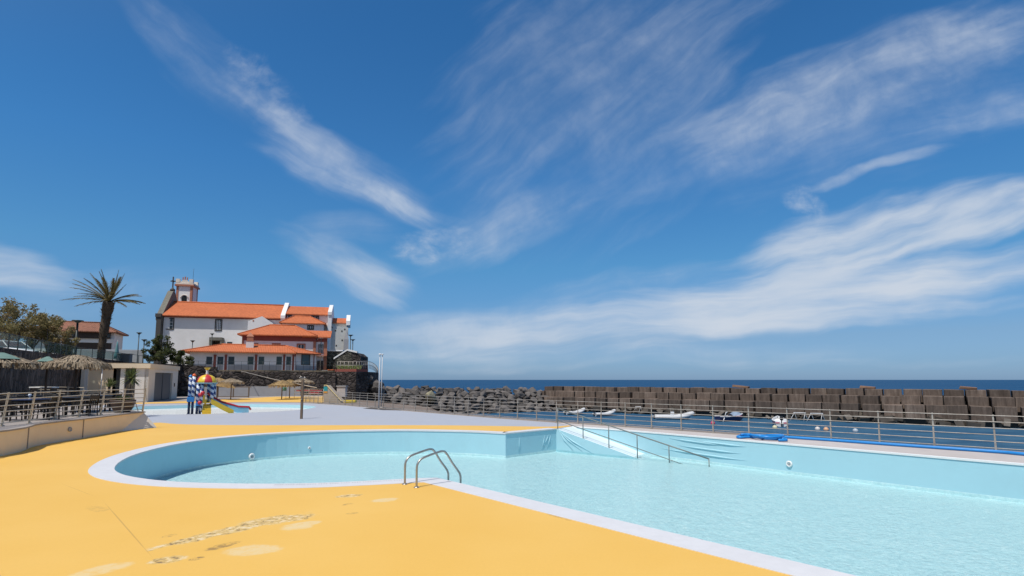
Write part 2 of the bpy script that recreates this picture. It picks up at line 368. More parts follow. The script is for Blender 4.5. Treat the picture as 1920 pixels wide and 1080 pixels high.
MT['lampgreen'] = M('dark_green_lamp_metal', (.02, .03, .03), .5, .2, 6, .05)
MT['grass'] = M('dry_green_grass', (.13, .15, .045), .9, .4, 6, .4)
MT['earth'] = M('dry_ground', (.23, .18, .12), .95, .3, 1.2, .3)
MT['trunk'] = M('tree_bark', (.09, .07, .055), .9, .35, 5, .5, stretch=(1, 1, .3))
MT['palmtrunk'] = M('fibrous_palm_trunk', (.085, .06, .04), .95, .5, 7, .6, stretch=(1, 1, .5))
def leafmat(name, a, b, c=None, sc_=1.1):
    m, nt, bs = newmat(name); vec, w_ = coordw(nt, (1, 1, 1)); f = noisen(nt, vec, w_, sc_, 4, .7); f3 = noisen(nt, vec, w_, 14, 2)
    col = rampn(nt, mathn(nt, 'ADD', mathn(nt, 'MULTIPLY', f, .6), mathn(nt, 'MULTIPLY', f3, .4)), [(.35, a), (.52, b), (.66, c or b)])
    nt.links.new(col, bs.inputs['Base Color']); bs.inputs['Roughness'].default_value = .6; bs.inputs['Specular IOR Level'].default_value = .3
    tl_ = N(nt, 'ShaderNodeBsdfTranslucent'); nt.links.new(col, tl_.inputs[0]); mx = N(nt, 'ShaderNodeMixShader'); mx.inputs[0].default_value = .4; nt.links.new(bs.outputs[0], mx.inputs[1]); nt.links.new(tl_.outputs[0], mx.inputs[2]); nt.links.new(mx.outputs[0], nt.nodes['Material Output'].inputs['Surface'])
    return m
MT['leafolive'] = leafmat('olive_and_rust_leaves', (.15, .14, .055), (.26, .215, .095), (.34, .20, .10))
MT['leafgreen'] = leafmat('dark_green_leaves', (.035, .05, .016), (.075, .09, .028), (.13, .115, .045))
MT['frond'] = leafmat('palm_frond', (.10, .095, .04), (.20, .165, .07), (.28, .19, .09))
MT['spiky'] = leafmat('spiky_yucca_leaves', (.05, .08, .02), (.13, .15, .05), (.20, .18, .07), 3)
# pool liner and waters
MT['liner'] = M('pale_blue_pool_liner', (.375, .62, .70), .45, .06, .8, .05, tint=(.41, .64, .71))
MT['linerwhite'] = M('white_pool_liner', (.68, .80, .83), .5, .04, 1, .04)
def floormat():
    m, nt, bs = newmat('sparkle_painted_pool_floor_liner'); vec, _ = coordw(nt, (1, 1, 1), randw=False)
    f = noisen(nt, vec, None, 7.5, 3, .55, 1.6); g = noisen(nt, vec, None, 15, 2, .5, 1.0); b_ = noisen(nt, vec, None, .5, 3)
    c = rampn(nt, mathn(nt, 'ADD', mathn(nt, 'MULTIPLY', f, .6), mathn(nt, 'MULTIPLY', g, .4)), [(.34, (.56, .745, .785)), (.50, (.67, .835, .865)), (.62, (.83, .93, .94))])  # pale flecks paint the water's caustic sparkle into the floor colour
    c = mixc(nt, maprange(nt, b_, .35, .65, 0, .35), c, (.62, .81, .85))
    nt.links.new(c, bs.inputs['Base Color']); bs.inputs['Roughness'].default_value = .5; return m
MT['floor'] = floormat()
def watermat(name, tint, rough, scales, strength, spec=1.0):
    m, nt, bs = newmat(name); out = nt.nodes['Material Output']; nt.nodes.remove(bs)
    tr = N(nt, 'ShaderNodeBsdfTransparent'); tr.inputs[0].default_value = (*tint, 1)
    gl = N(nt, 'ShaderNodeBsdfGlossy'); gl.inputs['Roughness'].default_value = rough
    vec, _ = coordw(nt, (1, 1, 1), randw=False); h = None
    for s, a, st in scales:
        mp = N(nt, 'ShaderNodeMapping'); mp.inputs['Scale'].default_value = st; nt.links.new(vec, mp.inputs['Vector'])
        x = mathn(nt, 'MULTIPLY', noisen(nt, mp.outputs[0], None, s, 4, .6, .6), a); h = x if h is None else mathn(nt, 'ADD', h, x)
    b = N(nt, 'ShaderNodeBump'); b.inputs['Strength'].default_value = strength; b.inputs['Distance'].default_value = .1; nt.links.new(h, b.inputs['Height'])
    fr = N(nt, 'ShaderNodeFresnel'); fr.inputs['IOR'].default_value = 1.33; nt.links.new(b.outputs[0], fr.inputs['Normal']); nt.links.new(b.outputs[0], gl.inputs['Normal'])
    mx = N(nt, 'ShaderNodeMixShader'); nt.links.new(mathn(nt, 'MULTIPLY', fr.outputs[0], spec, True), mx.inputs[0]); nt.links.new(tr.outputs[0], mx.inputs[1]); nt.links.new(gl.outputs[0], mx.inputs[2])
    nt.links.new(mx.outputs[0], out.inputs['Surface']); return m
MT['poolwater'] = watermat('clear_pool_water', (.85, .97, .985), .03, [(2.2, .8, (1, 1, 1)), (7, .65, (1, 1, 1)), (17, .45, (1, 1, 1))], 1.0, .72)
MT['kiddiewater'] = watermat('shallow_water', (.97, .99, .99), .04, [(3, 1, (1, 1, 1))], .02, .3)
def seamat():
    m, nt, bs = newmat('deep_blue_sea'); vec, _ = coordw(nt, (1, 1, 1), randw=False)
    def nn(s, st, d=5, r=.6):
        mp = N(nt, 'ShaderNodeMapping'); mp.inputs['Scale'].default_value = st; mp.inputs['Rotation'].default_value = (0, 0, .3); nt.links.new(vec, mp.inputs['Vector']); return noisen(nt, mp.outputs[0], None, s, d, r, .5)
    a, b_, c_ = nn(.9, (1, 1.8, 1)), nn(.12, (1, 2.2, 1)), nn(.012, (1, 3, 1), 6)
    col = rampn(nt, mathn(nt, 'ADD', mathn(nt, 'MULTIPLY', b_, .5), mathn(nt, 'MULTIPLY', c_, .5)), [(.38, (.007, .048, .125)), (.62, (.014, .075, .170))])
    cap = maprange(nt, nn(.055, (1, 3.5, 1), 9, .72), .735, .78)
    col = mixc(nt, mathn(nt, 'MULTIPLY', cap, .7), col, (.6, .65, .7))
    gm_ = N(nt, 'ShaderNodeNewGeometry'); ps = N(nt, 'ShaderNodeVectorMath', operation='LENGTH'); nt.links.new(gm_.outputs['Position'], ps.inputs[0])
    near = maprange(nt, ps.outputs['Value'], 62, 125, 1, 0, True)                      # paler, turbid water inside the harbour
    col = mixc(nt, near, col, rampn(nt, b_, [(.38, (.028, .085, .155)), (.62, (.055, .135, .215))]))
    h = mathn(nt, 'ADD', mathn(nt, 'MULTIPLY', a, .35), mathn(nt, 'MULTIPLY', b_, 1.6))
    b2 = N(nt, 'ShaderNodeBump'); b2.inputs['Strength'].default_value = .9; b2.inputs['Distance'].default_value = .5; nt.links.new(h, b2.inputs['Height'])
    nt.nodes.remove(bs); df = N(nt, 'ShaderNodeBsdfDiffuse'); nt.links.new(col, df.inputs[0]); nt.links.new(b2.outputs[0], df.inputs['Normal'])
    gl = N(nt, 'ShaderNodeBsdfGlossy'); gl.inputs['Roughness'].default_value = .16; nt.links.new(b2.outputs[0], gl.inputs['Normal'])
    fr = N(nt, 'ShaderNodeFresnel'); fr.inputs['IOR'].default_value = 1.33; nt.links.new(b2.outputs[0], fr.inputs['Normal'])
    mx = N(nt, 'ShaderNodeMixShader'); nt.links.new(mathn(nt, 'MINIMUM', fr.outputs[0], .11), mx.inputs[0]); nt.links.new(df.outputs[0], mx.inputs[1]); nt.links.new(gl.outputs[0], mx.inputs[2])
    nt.links.new(mx.outputs[0], nt.nodes['Material Output'].inputs['Surface']); return m
MT['sea'] = seamat()
def blockmat():
    m, nt, bs = newmat('stained_breakwater_concrete'); vec, w_ = coordw(nt, (1, 1, .16)); f = noisen(nt, vec, w_, 3.2, 5, .65)
    v2, _ = coordw(nt, (1, 1, 1)); g = noisen(nt, v2, w_, 1.4, 6, .65)
    c = rampn(nt, f, [(.28, (.060, .043, .033)), (.5, (.135, .099, .078)), (.72, (.215, .168, .136))])
    c = mixc(nt, maprange(nt, g, .4, .7, 0, .45), c, (.07, .053, .043))
    oi = N(nt, 'ShaderNodeObjectInfo'); gr = mathn(nt, 'MULTIPLY', maprange(nt, oi.outputs['Random'], 0, 1, .62, 1.3), .5)
    c = mixc(nt, 1.0, c, rampn(nt, gr, [(0, (0, 0, 0)), (1, (2, 2, 2))]), 'MULTIPLY')
    nt.links.new(c, bs.inputs['Base Color']); bs.inputs['Roughness'].default_value = .9; bumpn(nt, bs, g, .5, .06); return m
MT['block'] = blockmat()
def yellowdeck():
    m, nt, bs = newmat('yellow_deck_paint'); vec, _ = coordw(nt, (1, 1, 1), randw=False)
    nz = noisen(nt, vec, None, 3.2, 7, .68, .4); fine = noisen(nt, vec, None, 26, 4, .7); big = noisen(nt, vec, None, .45, 4, .55)
    c = rampn(nt, big, [(.3, (.715, .425, .085)), (.7, (.745, .46, .11))])
    c = mixc(nt, .35, c, rampn(nt, fine, [(.3, (.93, .93, .93)), (.7, (1.06, 1.06, 1.06))]), 'MULTIPLY')
    c = mixc(nt, maprange(nt, nz, .64, .80, 0, .22), c, (.62, .36, .08))
    nz2 = noisen(nt, vec, None, 9, 6, .7, .8)
    PAT = [((190, 1069), (245, 1056), 12, 'p', .8), ((312, 1050), (348, 1046), 10, 'm', .9), ((368, 1048), (382, 1045), 4, 'd', .9), ((472, 1032), (522, 1030), 14, 'p', .85), ((418, 1024), (446, 1016), 6, 'd', .7),
           ((430, 995), (545, 968), 8, 'm', 1), ((520, 975), (585, 966), 11, 'm', .9), ((566, 984), (600, 978), 7, 'p', .9), ((556, 990), (584, 987), 6, 'p', .8), ((655, 930), (678, 928), 4, 'm', .9), ((722, 938), (746, 935), 5, 'p', .9),
           ((652, 946), (662, 944), 2, 'd', .6), ((318, 1005), (330, 1002), 3, 'd', .5), ((660, 963), (672, 962), 1.5, 'd', .4), ((880, 921), (905, 925), 2, 'd', .35), ((1035, 965), (1065, 975), 2.5, 'd', .5), ((1425, 1062), (1460, 1070), 3, 'd', .5), ((185, 955), (200, 960), 4, 'd', .2)]
    for ctr, end, hw, kind, amt in PAT:
        c0, e0 = G(*ctr), G(*end); L = (e0-c0).length; ang = math.atan2(e0.y-c0.y, e0.x-c0.x); W = (G(ctr[0], ctr[1]-hw)-G(ctr[0], ctr[1]+hw)).length/2
        W = max(W*.62, .05)
        mk, _ = emask(nt, vec, (c0.x, c0.y), (L*1.15, W*1.15), ang, nz, 1.7 if kind != 'p' else .85, 1.05, .75)
        if kind == 'm': c = mixc(nt, mathn(nt, 'MULTIPLY', mk, amt), c, rampn(nt, nz2, [(.39, (.19, .14, .08)), (.45, (.55, .37, .13)), (.52, (.66, .48, .20)), (.60, (.72, .60, .40))]))
        elif kind == 'p': c = mixc(nt, mathn(nt, 'MULTIPLY', mk, mathn(nt, 'MULTIPLY', maprange(nt, nz2, .36, .52, .35, 1), amt)), c, (.70, .54, .28))
        else: c = mixc(nt, mathn(nt, 'MULTIPLY', mk, mathn(nt, 'MULTIPLY', maprange(nt, nz2, .45, .55, 0.15, 1), amt)), c, (.20, .13, .06))
    for (p, q, wd) in (((190, 936), (300, 1062), .012), ((110, 905), (190, 936), .006)):
        a, b = G(*p), G(*q); ang = math.atan2(b.y-a.y, b.x-a.x)
        mk, _ = emask(nt, vec, ((a.x+b.x)/2, (a.y+b.y)/2), ((b-a).length/2, wd), ang, nz, .6, 1.0, .5); c = mixc(nt, mathn(nt, 'MULTIPLY', mk, .6), c, (.42, .25, .07))
    nt.links.new(c, bs.inputs['Base Color']); bs.inputs['Roughness'].default_value = .62; bs.inputs['Specular IOR Level'].default_value = .35
    bumpn(nt, bs, mathn(nt, 'ADD', fine, mathn(nt, 'MULTIPLY', nz, .5)), .12, .01); return m
MT['yellow'] = yellowdeck()
# ------------------------------------------------------------------ setting: water, ground, pool
SEAZ = -3.1
b = MB(); S = 30000
rings = [0, 40, 120, 400, 1500, 6000, S]
b.add([(-S, -200, SEAZ), (S, -200, SEAZ), (S, S, SEAZ), (-S, S, SEAZ)], [(0, 1, 2, 3)])
struct(b.build('sea', MT['sea']))
def fy(px):
    P = [(2000, 857.5), (1868, 848.5), (1337, 812), (1043, 792), (937, 784.3), (829, 775.5), (736, 768), (654, 760.5), (604, 757), (566, 755)]
    for (x1, y1), (x0, y0) in zip(P, P[1:]):
        if px >= x0: return y0+(y1-y0)*(px-x0)/(x1-x0)
    return P[-1][1]
def F(px): return G(px, fy(px))
fdir = (F(1868)-F(1337)).normalized()
fence_near = F(1868)+fdir*14
edge = [fence_near+fdir*6]+[F(x) for x in (1868, 1337, 1043, 937, 829, 736, 654, 604, 566)]
edge_out = [p+Vector((.22, .22, 0)) for p in edge]
# pool outline (top of the wall)
lobe_px = [(948, 812.5), (905, 810.2), (860, 808.6), (770, 807), (690, 807.4), (600, 809.3), (500, 814.2), (400, 823), (330, 833), (270, 847), (232, 861), (213, 877), (224, 889), (265, 898), (325, 904), (400, 907), (500, 908.2), (600, 906.5), (700, 902), (784, 897.6)]
C1 = G(818, 896.8); NR = G(1591, 1079); nd = (NR-C1).normalized()
RT1, RT2 = G(1043, 804), G(1073, 799.5); FR0, FR1 = G(1164, 805.8), G(1911, 869.7); fd = (FR1-FR0).normalized()
lobe = spline([G(*p) for p in lobe_px], k=5)
endN, endF = C1+nd*24, FR1+fd*14
pool_in = [C1, endN, endF, FR0, RT2, RT1]+lobe            # runs round the basin
area = sum(pool_in[i-1].x*pool_in[i].y-pool_in[i].x*pool_in[i-1].y for i in range(len(pool_in)))
sgn = 1 if area > 0 else -1
WATZ, FLZ = -.92, -1.01
# kiddie pool outline
kid_px = [(190, 766), (230, 763), (275, 761.5), (330, 760), (392, 758.5), (455, 757.8), (517, 758.3), (560, 759.3), (586, 761.5), (592, 763.5), (570, 767.5), (517, 771.5), (455, 774), (392, 776), (330, 777.2), (281, 777.5), (235, 775)]
kid = spline([G(*p) for p in kid_px], closed=True, k=4)
wall_turn = G(338, 743.0); wall_right = G(628, 741.0)
deck_out = [Vector((-34, -16, 0)), Vector((34, -16, 0))]+edge_out+[G(640, 742), wall_right, wall_turn, Vector((-44, 74, 0)), Vector((-34, 30, 0))]
b = MB(); b.sheet([deck_out, pool_in, kid], 0)
n = len(deck_out)
for i in range(2, 2+len(edge_out)-1):
    p, q = deck_out[i], deck_out[i+1]; b.add([(p.x, p.y, 0), (q.x, q.y, 0), (q.x, q.y, -6), (p.x, p.y, -6)], [(0, 1, 2, 3)])
struct(b.build('pool_deck', MT['concrete']))
# yellow paint round the pool
garc = [G(*p) for p in ((245, 800), (292, 792.5), (330, 795), (390, 796.6), (470, 797.3), (600, 797.3), (730, 797.2), (850, 797.6), (960, 799.2), (1030, 800), (1066, 797.8))]
garc = spline(garc, k=4)
cop_out = offset(pool_in, .5*sgn)
k0 = 6
yel = [Vector((-15.6, -14, 0)), G(-60, 870), G(69, 836.2), G(154, 822), G(230, 808.5)]+garc[2:]+[G(1071, 799.2)]+[G(1043, 803.4)]
inner = offset([RT1]+lobe+[C1, endN], .5*sgn, closed=False)
yel += inner[1:]+[Vector((endN.x, -14, 0))]
b = MB(); b.sheet([yel], .004); struct(b.build('yellow_deck', MT['yellow']))
# lilac grey band and the splash pool rim
grey = garc[::-1]+[G(262, 782), G(190, 785), G(150, 768), G(200, 759), G(330, 757), G(476, 755.5), G(560, 755.6), G(604, 757.8)]+[F(x)+Vector((-.1, -.3, 0)) for x in (654, 736, 829, 937, 1000, 1040)]
b = MB(); b.sheet([grey, kid], .004); struct(b.build('grey_deck', MT['greypaint']))
fary = [G(*p) for p in ((150, 757), (250, 755.5), (330, 753), (390, 750.5), (434, 748.3), (517, 743.8), (607, 743.5), (625, 744.5), (622, 752), (604, 755.2), (560, 754.2), (476, 753.8), (330, 756), (200, 758))]
b = MB(); b.sheet([fary], .004); struct(b.build('far_yellow_deck', MT['yellow']))
# basin
b = MB()
m_ = len(pool_in)
for i in range(m_):
    p, q = pool_in[i], pool_in[(i+1) % m_]
    seg = max(1, int((q-p).length/1.0))
    for j in range(seg):
        a, c = p.lerp(q, j/seg), p.lerp(q, (j+1)/seg)
        f_ = (0, 1, 2, 3) if sgn < 0 else (3, 2, 1, 0)
        b.add([(a.x, a.y, -.03), (c.x, c.y, -.03), (c.x, c.y, WATZ+.01), (a.x, a.y, WATZ+.01)], [f_], 0, False); b.add([(a.x, a.y, WATZ+.01), (c.x, c.y, WATZ+.01), (c.x, c.y, FLZ), (a.x, a.y, FLZ)], [f_], 1, False)
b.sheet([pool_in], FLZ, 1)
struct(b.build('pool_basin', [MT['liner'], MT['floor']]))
b = MB(); b.sheet([offset(pool_in, .002*sgn)], WATZ); struct(b.build('pool_water', MT['poolwater']))
# coping: white strip, inner drain grate, thin white edge on the harbour side
def strip(name, line, w0, w1, z, mat, th=.05):
    a, c = offset(line, w0, closed=False), offset(line, w1, closed=False); b = MB()
    for i in range(len(line)-1):
        p, q, r_, s_ = a[i], a[i+1], c[i+1], c[i]
        vs = [(x.x, x.y, z) for x in (p, q, r_, s_)]+[(x.x, x.y, z-th) for x in (p, q, r_, s_)]
        b.add(vs, [(0, 1, 2, 3), (0, 4, 5, 1), (2, 6, 7, 3)])
    return struct(b.build(name, mat))
copline = [RT1]+lobe+[C1, endN]
strip('pool_coping', copline, -.02*sgn, .5*sgn, .012, MT['coping'])
strip('pool_edge', [endF, FR0, RT2], -.02*sgn, .16*sgn, .010, MT['whitepaint'])
strip('pool_edge_joint', [endF, FR0, RT2], .16*sgn, .20*sgn, .005, MT['darkstone'])
# drain slots along the overflow coping
b = MB()
cl = offset(copline, .12*sgn, closed=False)
acc = []
for i in range(len(cl)-1):
    d = cl[i+1]-cl[i]; L = d.length
    if L < 1e-6: continue
    t = d/L; nn_ = Vector((-t.y, t.x, 0)); k = int(L/.05)
    if cl[i].y > 12.4 or cl[i].x < -5: continue
    for j in range(k):
        p = cl[i]+t*(j*.05); b.add([p+t*.008+nn_*.05+Vector((0, 0, .0145)), p-t*.008+nn_*.05+Vector((0, 0, .0145)), p-t*.008-nn_*.05+Vector((0, 0, .0145)), p+t*.008-nn_*.05+Vector((0, 0, .0145))], [(0, 1, 2, 3)])
struct(b.build('drain_slots', M('drain_slot_grey', (.42, .42, .44), .8, .1, 9, 0)))
# strip of bare concrete between pool and railing
surr = offset([endF, FR0, RT2], .20*sgn, closed=False)+[G(1066, 797.8)]+[F(x)+Vector((-.05, -.1, 0)) for x in (1043, 1100, 1337, 1600, 1868)]+[fence_near]
b = MB(); b.sheet([surr], .004); struct(b.build('pool_surround', MT['palegrey']))
# kerb under the railing
b = MB(); ke = [p+Vector((.0, .0, 0)) for p in edge]
ko = [p+Vector((.2, .2, 0)) for p in edge]
for i in range(len(ke)-1):
    p, q, r_, s_ = ke[i], ke[i+1], ko[i+1], ko[i]
    b.add([(x.x, x.y, .06) for x in (p, q, r_, s_)]+[(x.x, x.y, .0) for x in (p, q, r_, s_)], [(0, 1, 2, 3), (0, 1, 5, 4), (3, 2, 6, 7)])
struct(b.build('deck_kerb', MT['concrete']))
# ramp
RB = G(1188, 857, WATZ); rd = (RB-RT1); rd *= (-1.75/rd.z); RBf = RT1+rd; RBf2 = RT2+rd+Vector((0, 0, 0))
b = MB()
off = (RT2-RT1)
for i in range(8):
    a0, a1 = RT1+rd*(i/8), RT1+rd*((i+1)/8); c0, c1 = a0+off*1.6, a1+off*1.6
    b.add([a0, a1, c1, c0], [(0, 1, 2, 3)], 0)
b.add([RT1, RBf, Vector((RT1.x, RT1.y, -1.75))], [(0, 1, 2)], 1)
struct(b.build('pool_ramp', [MT['linerwhite'], MT['liner']]))
# splash pool
b = MB()
for i in range(len(kid)):
    p, q = kid[i], kid[(i+1) % len(kid)]
    b.add([(p.x, p.y, .004), (q.x, q.y, .004), (q.x, q.y, -.27), (p.x, p.y, -.27)], [(0, 1, 2, 3)], 0)
b.sheet([kid], -.27, 1); struct(b.build('splash_pool', [MT['liner'], MT['whitepaint']]))
b = MB(); b.sheet([kid], -.20); struct(b.build('splash_pool_water', MT['kiddiewater']))
# dark mat round the mast feet, slipway
b = MB(); b.sheet([[G(*p, .006) for p in ((680, 766), (712, 762), (760, 767.5), (752, 769.5), (720, 769)) ]], .007); struct(b.build('tarmac_patch', M('dark_asphalt', (.07, .062, .055), .9, .3, 4, .3)))
sl = [G(560, 752, -.6), G(640, 763, -.6), G(740, 772, -1.0), G(812, 779, -2.0), G(838, 775, -3.4), G(800, 754, -2.0), G(760, 748, -1.4), G(690, 744, -.8), G(620, 742, -.6)]
b = MB(); b.add(sl, [tuple(range(len(sl)))[::-1]]); struct(b.build('slipway', M('brown_wet_concrete', (.20, .155, .125), .8, .25, .8, .4, stretch=(1, 1, 1), tint=(.13, .10, .08))))
# ------------------------------------------------------------------ railing along the harbour
def fence_run(root, pts, posts_at, h, rails, mpost, mrail, w=.055, t=.02, lean=0, rail_r=.013, twoplate=True):
    """posts (each a part) at the given points, rails (each a part) through all of pts"""
    pr = None
    for i, (p, dr) in enumerate(posts_at):
        b = MB(); a = math.atan2(dr.y, dr.x); nrm = Vector((-dr.y, dr.x, 0))
        for s in (-1, 1):
            b.add([], [])
            pl = [(-w/2, 0), (w/2, 0), (w*.32, h), (-w*.32, h)]
            vs = []
            for off_ in (s*.016-t*.3, s*.016+t*.3):
                for x, z in pl: vs.append(p+dr*x+nrm*(off_+lean*z)+Vector((0, 0, z if s > 0 or not twoplate else z*.52)))
            b.add(vs, [(0, 1, 2, 3), (7, 6, 5, 4), (0, 4, 5, 1), (1, 5, 6, 2), (2, 6, 7, 3), (3, 7, 4, 0)])
        b.box(p+Vector((0, 0, .012)), (.14, .10, .02), a)
        b.build('post', mpost, root)
    for z in rails:
        b = MB(); b.tube([q+Vector((0, 0, z))+Vector((0, 0, 0)) + (Vector((-d_.y, d_.x, 0))*lean*z) for q, d_ in pts], rail_r, 6); b.build('rail', mrail, root)
fr = thing('metal_railing', (0, 0, 0), 'long weathered steel railing with six thin rails along the harbour edge of the pool deck', 'railing')
pxs = [604, 618, 633, 647, 660, 674, 688, 703, 719, 736.5, 756.7, 778.5, 800.6, 826, 851.7, 877.5, 906.7, 937, 970.4, 1006.3, 1043.3, 1083.5, 1127.3, 1172.5, 1222, 1277.7, 1337.5, 1404.8, 1477.6, 1558.9, 1650, 1752.7, 1867.8]
pp = [F(x) for x in pxs]
for k in range(1, 4): pp.append(pp[32]+fdir*1.46*k)
dirs = [((pp[min(i+1, len(pp)-1)]-pp[max(i-1, 0)]).normalized()) for i in range(len(pp))]
H6 = [.13, .33, .53, .73, .92, 1.11]
fence_run(fr, list(zip(pp, dirs)), list(zip(pp, dirs)), 1.14, H6, MT['galv'], MT['galv'])
# low mesh-filled run in front of the far play corner
ml = thing('mesh_railing', (0, 0, 0), 'pale post railing with a wire mesh infill in front of the far yellow play corner', 'railing')
q0, q1 = G(566, 754.6), G(604, 757.2); qs = [q0.lerp(q1, i/5) for i in range(6)]; qd = (q1-q0).normalized()
fence_run(ml, [(q, qd) for q in qs[:-1]+[q1-qd*.15]], [(q, qd) for q in qs[:-1]], 1.14, H6, MT['galv'], MT['galv'])
b = MB()
for i in range(60): p = q0.lerp(q1-qd*.2, i/59); b.tube([p+Vector((0, 0, .08)), p+Vector((0, 0, .72))], .006, 4)
b.build('wire_mesh', MT['galv'], ml)
# ------------------------------------------------------------------ pool ladder, handrail, fittings
lad = thing('pool_ladder', G(770, 911), 'curved stainless steel ladder rails at the near corner of the pool', 'pool ladder')
e1, e2 = G(759, 908.5), G(781, 914.5); ln_ = (e2-e1).normalized(); inn = Vector((-ln_.y, ln_.x, 0)); inn = inn if inn.y > 0 else -inn
for e in (e1, e2):
    o = e-lad.location; prof = [(0, 0), (0, .2), (0, .40), (.03, .50), (.12, .575), (.3, .625), (.52, .67), (.62, .68), (.72, .64), (.9, .40), (1.06, .21), (1.105, .12), (1.115, 0), (1.115, -.5), (1.115, -1.25)]
    pts = spline([o+inn*a+Vector((0, 0, z)) for a, z in prof], k=4)
    hb = MB(); hb.tube(pts, .0225, 12); h = hb.build('grab_rail', MT['steel'], lad)
    fb = MB(); fb.lathe([(.06, .004), (.06, .012), (.045, .022), (.026, .03)], o, 16); fb.build('floor_flange', MT['steel'], h)
for z in (-.25, -.52, -.79, -1.06):
    b = MB(); o = (e1-lad.location)+inn*1.115; b.box(o+ln_*(e2-e1).length/2+Vector((0, 0, z)), ((e2-e1).length, .09, .03), math.atan2(ln_.y, ln_.x)); b.build('tread', MT['steel'], lad)
hr = thing('pool_handrail', (0, 0, 0), 'grey steel handrail with two rails running down the white ramp into the pool', 'handrail')
def ramp_pt(px, py_guess=None):
    # point of the ramp edge line seen at photo column px
    best = min((abs(960+FPX*((RT1+rd*t).x/((RT1+rd*t).y*math.cos(PITCH)+((RT1+rd*t).z-CAMZ)*math.sin(PITCH)))-px), t) for t in [i/600*1.4 for i in range(600)])[1]
    return RT1+rd*best
hp = [ramp_pt(x) for x in (1044.5, 1092, 1141, 1194.5, 1254.5, 1330)]
HH = .93
for i, p in enumerate(hp):
    b = MB(); top = HH if i else HH; b.tube([p+Vector((.03, .03, -.01)), p+Vector((.03, .03, top))], .021, 8); b.build('post', MT['railgrey'], hr)
b = MB(); b.tube([p+Vector((.03, .03, HH)) for p in hp], .026, 8); b.build('top_rail', MT['railgrey'], hr)
b = MB(); b.tube([p+Vector((.03, .03, HH*.42)) for p in hp[:-1]]+[hp[4].lerp(hp[5], .75)+Vector((.03, .03, HH*.42))], .017, 8); b.build('lower_rail', MT['railgrey'], hr)
def fitting(px, py, wallp, wdir, label, r):
    # ring fitting on a vertical liner wall
    nrm = Vector((wdir.y, -wdir.x, 0)); nrm = nrm if nrm.dot(Vector((0, 0, 0))-wallp) > 0 else -nrm
    d = ray(px, py); t = ((wallp+nrm*.004-CP).dot(nrm))/d.dot(nrm); c = CP+d*t
    o = thing('inlet_fitting', c, label, 'pool fitting', 'white fittings on the pool wall'); o.rotation_euler = nrm.to_track_quat('Z', 'Y').to_euler()
    b = MB(); b.lathe([(r, 0), (r, .02), (r*.85, .045), (r*.55, .05), (r*.5, .02)], n=20); b.build('flange', MT['whitepaint'], o)
    b = MB(); b.lathe([(r*.36, .0), (r*.36, .035), (r*.2, .045)], n=12); b.build('nozzle', MT['concgrey'], o)
wl = G(470, 816.6); fitting(472, 856, G(470, 816.5), (G(500, 814.2)-G(440, 819.4)).normalized(), 'white ring fitting low on the shaded curved pool wall, nearest the left', .13)
fitting(580, 840, G(580, 810), (G(600, 809.3)-G(540, 812)).normalized(), 'small white fitting on the pale far curved pool wall', .06)
fitting(1480, 870, FR0, fd, 'white round inlet on the long pale blue wall under the blue hose', .11)
# liner wrinkles at the ramp corner: folds standing proud of the walls
sw = (G(948, 812.5)-RT1).normalized()
for (tx, bx, bz) in ((.35, .62, -.8), (.75, .95, -.85), (2.3, 2.35, -.85), (.5, .78, -.62)):
    b = MB(); nr_ = Vector((-sw.y, sw.x, 0)); nr_ = nr_ if nr_.y < 0 else -nr_
    b.tube([RT1+sw*tx+Vector((0, 0, -.22))+nr_*.0, RT1+sw*(tx*.5+bx*.5)+Vector((0, 0, (bz-.22)/2))+nr_*.012, RT1+sw*bx+Vector((0, 0, bz))], [.003, .015, .005], 8)
    struct(b.build('liner_fold', MT['liner']))
rn = Vector((rd.y, -rd.x, 0)).normalized(); rn = rn if rn.y < 0 else -rn
for (z0, s1, z1) in ((-.02, .28, -.9), (-.02, .5, -.9), (-.05, .75, -.95)):
    b = MB(); rh = Vector((rd.x, rd.y, 0)); 
    b.tube([RT1+rh*.02+Vector((0, 0, z0-.04)), RT1+rh*(.02+s1*.14)+Vector((0, 0, (z0+z1)/2))+rn*.018, RT1+rh*(.04+s1*.30)+Vector((0, 0, z1))], [.004, .026, .01], 8)
    struct(b.build('liner_fold', MT['liner']))
for (px0, py0, px1, py1) in ((1255, 822, 1360, 836), (1270, 835, 1390, 851), (1240, 841, 1400, 864), (1300, 826, 1400, 838)):
    nr_ = Vector((fd.y, -fd.x, 0)); nr_ = nr_ if nr_.y < 0 else -nr_
    def onwall(px, py):
        d = ray(px, py); t = ((FR0-CP).dot(nr_))/d.dot(nr_); return CP+d*t
    a, c = onwall(px0, py0), onwall(px1, py1)
    b = MB(); b.tube([a, a.lerp(c, .3)+nr_*.006, a.lerp(c, .7)+nr_*.01, c], [.004, .028, .03, .004], 8); struct(b.build('liner_fold', MT['liner']))
# ------------------------------------------------------------------ blue hose
bl = M('bright_blue_hose', (.015, .23, .62), .4, .12, 10, .05)
hz_ = .055
line = [G(2600, 912.5)+Vector((0, 0, hz_)), G(2150, 874.5)+Vector((0, 0, hz_))]+[G(x, y)+Vector((0, 0, hz_)) for x, y in ((1990, 860.5), (1920, 855), (1870, 850.5), (1750, 842), (1650, 834.9), (1560, 828.2), (1500, 824.1), (1470, 822), (1440, 820.3), (1410, 818.9), (1392, 819.2), (1383, 821.5), (1388, 823), (1402, 822), (1420, 822.3), (1432, 824.6), (1450, 825.5), (1470, 825.8), (1474, 828), (1460, 828.3))]
b = MB(); b.tube(spline(line, k=6), .05, 10)
cc = [G(x, y)+Vector((0, 0, hz_+.08)) for x, y in ((1424, 825.6), (1445, 823.5), (1468, 823.5), (1462, 826), (1440, 826.6), (1420, 824.8), (1405, 821.8), (1390, 822))]
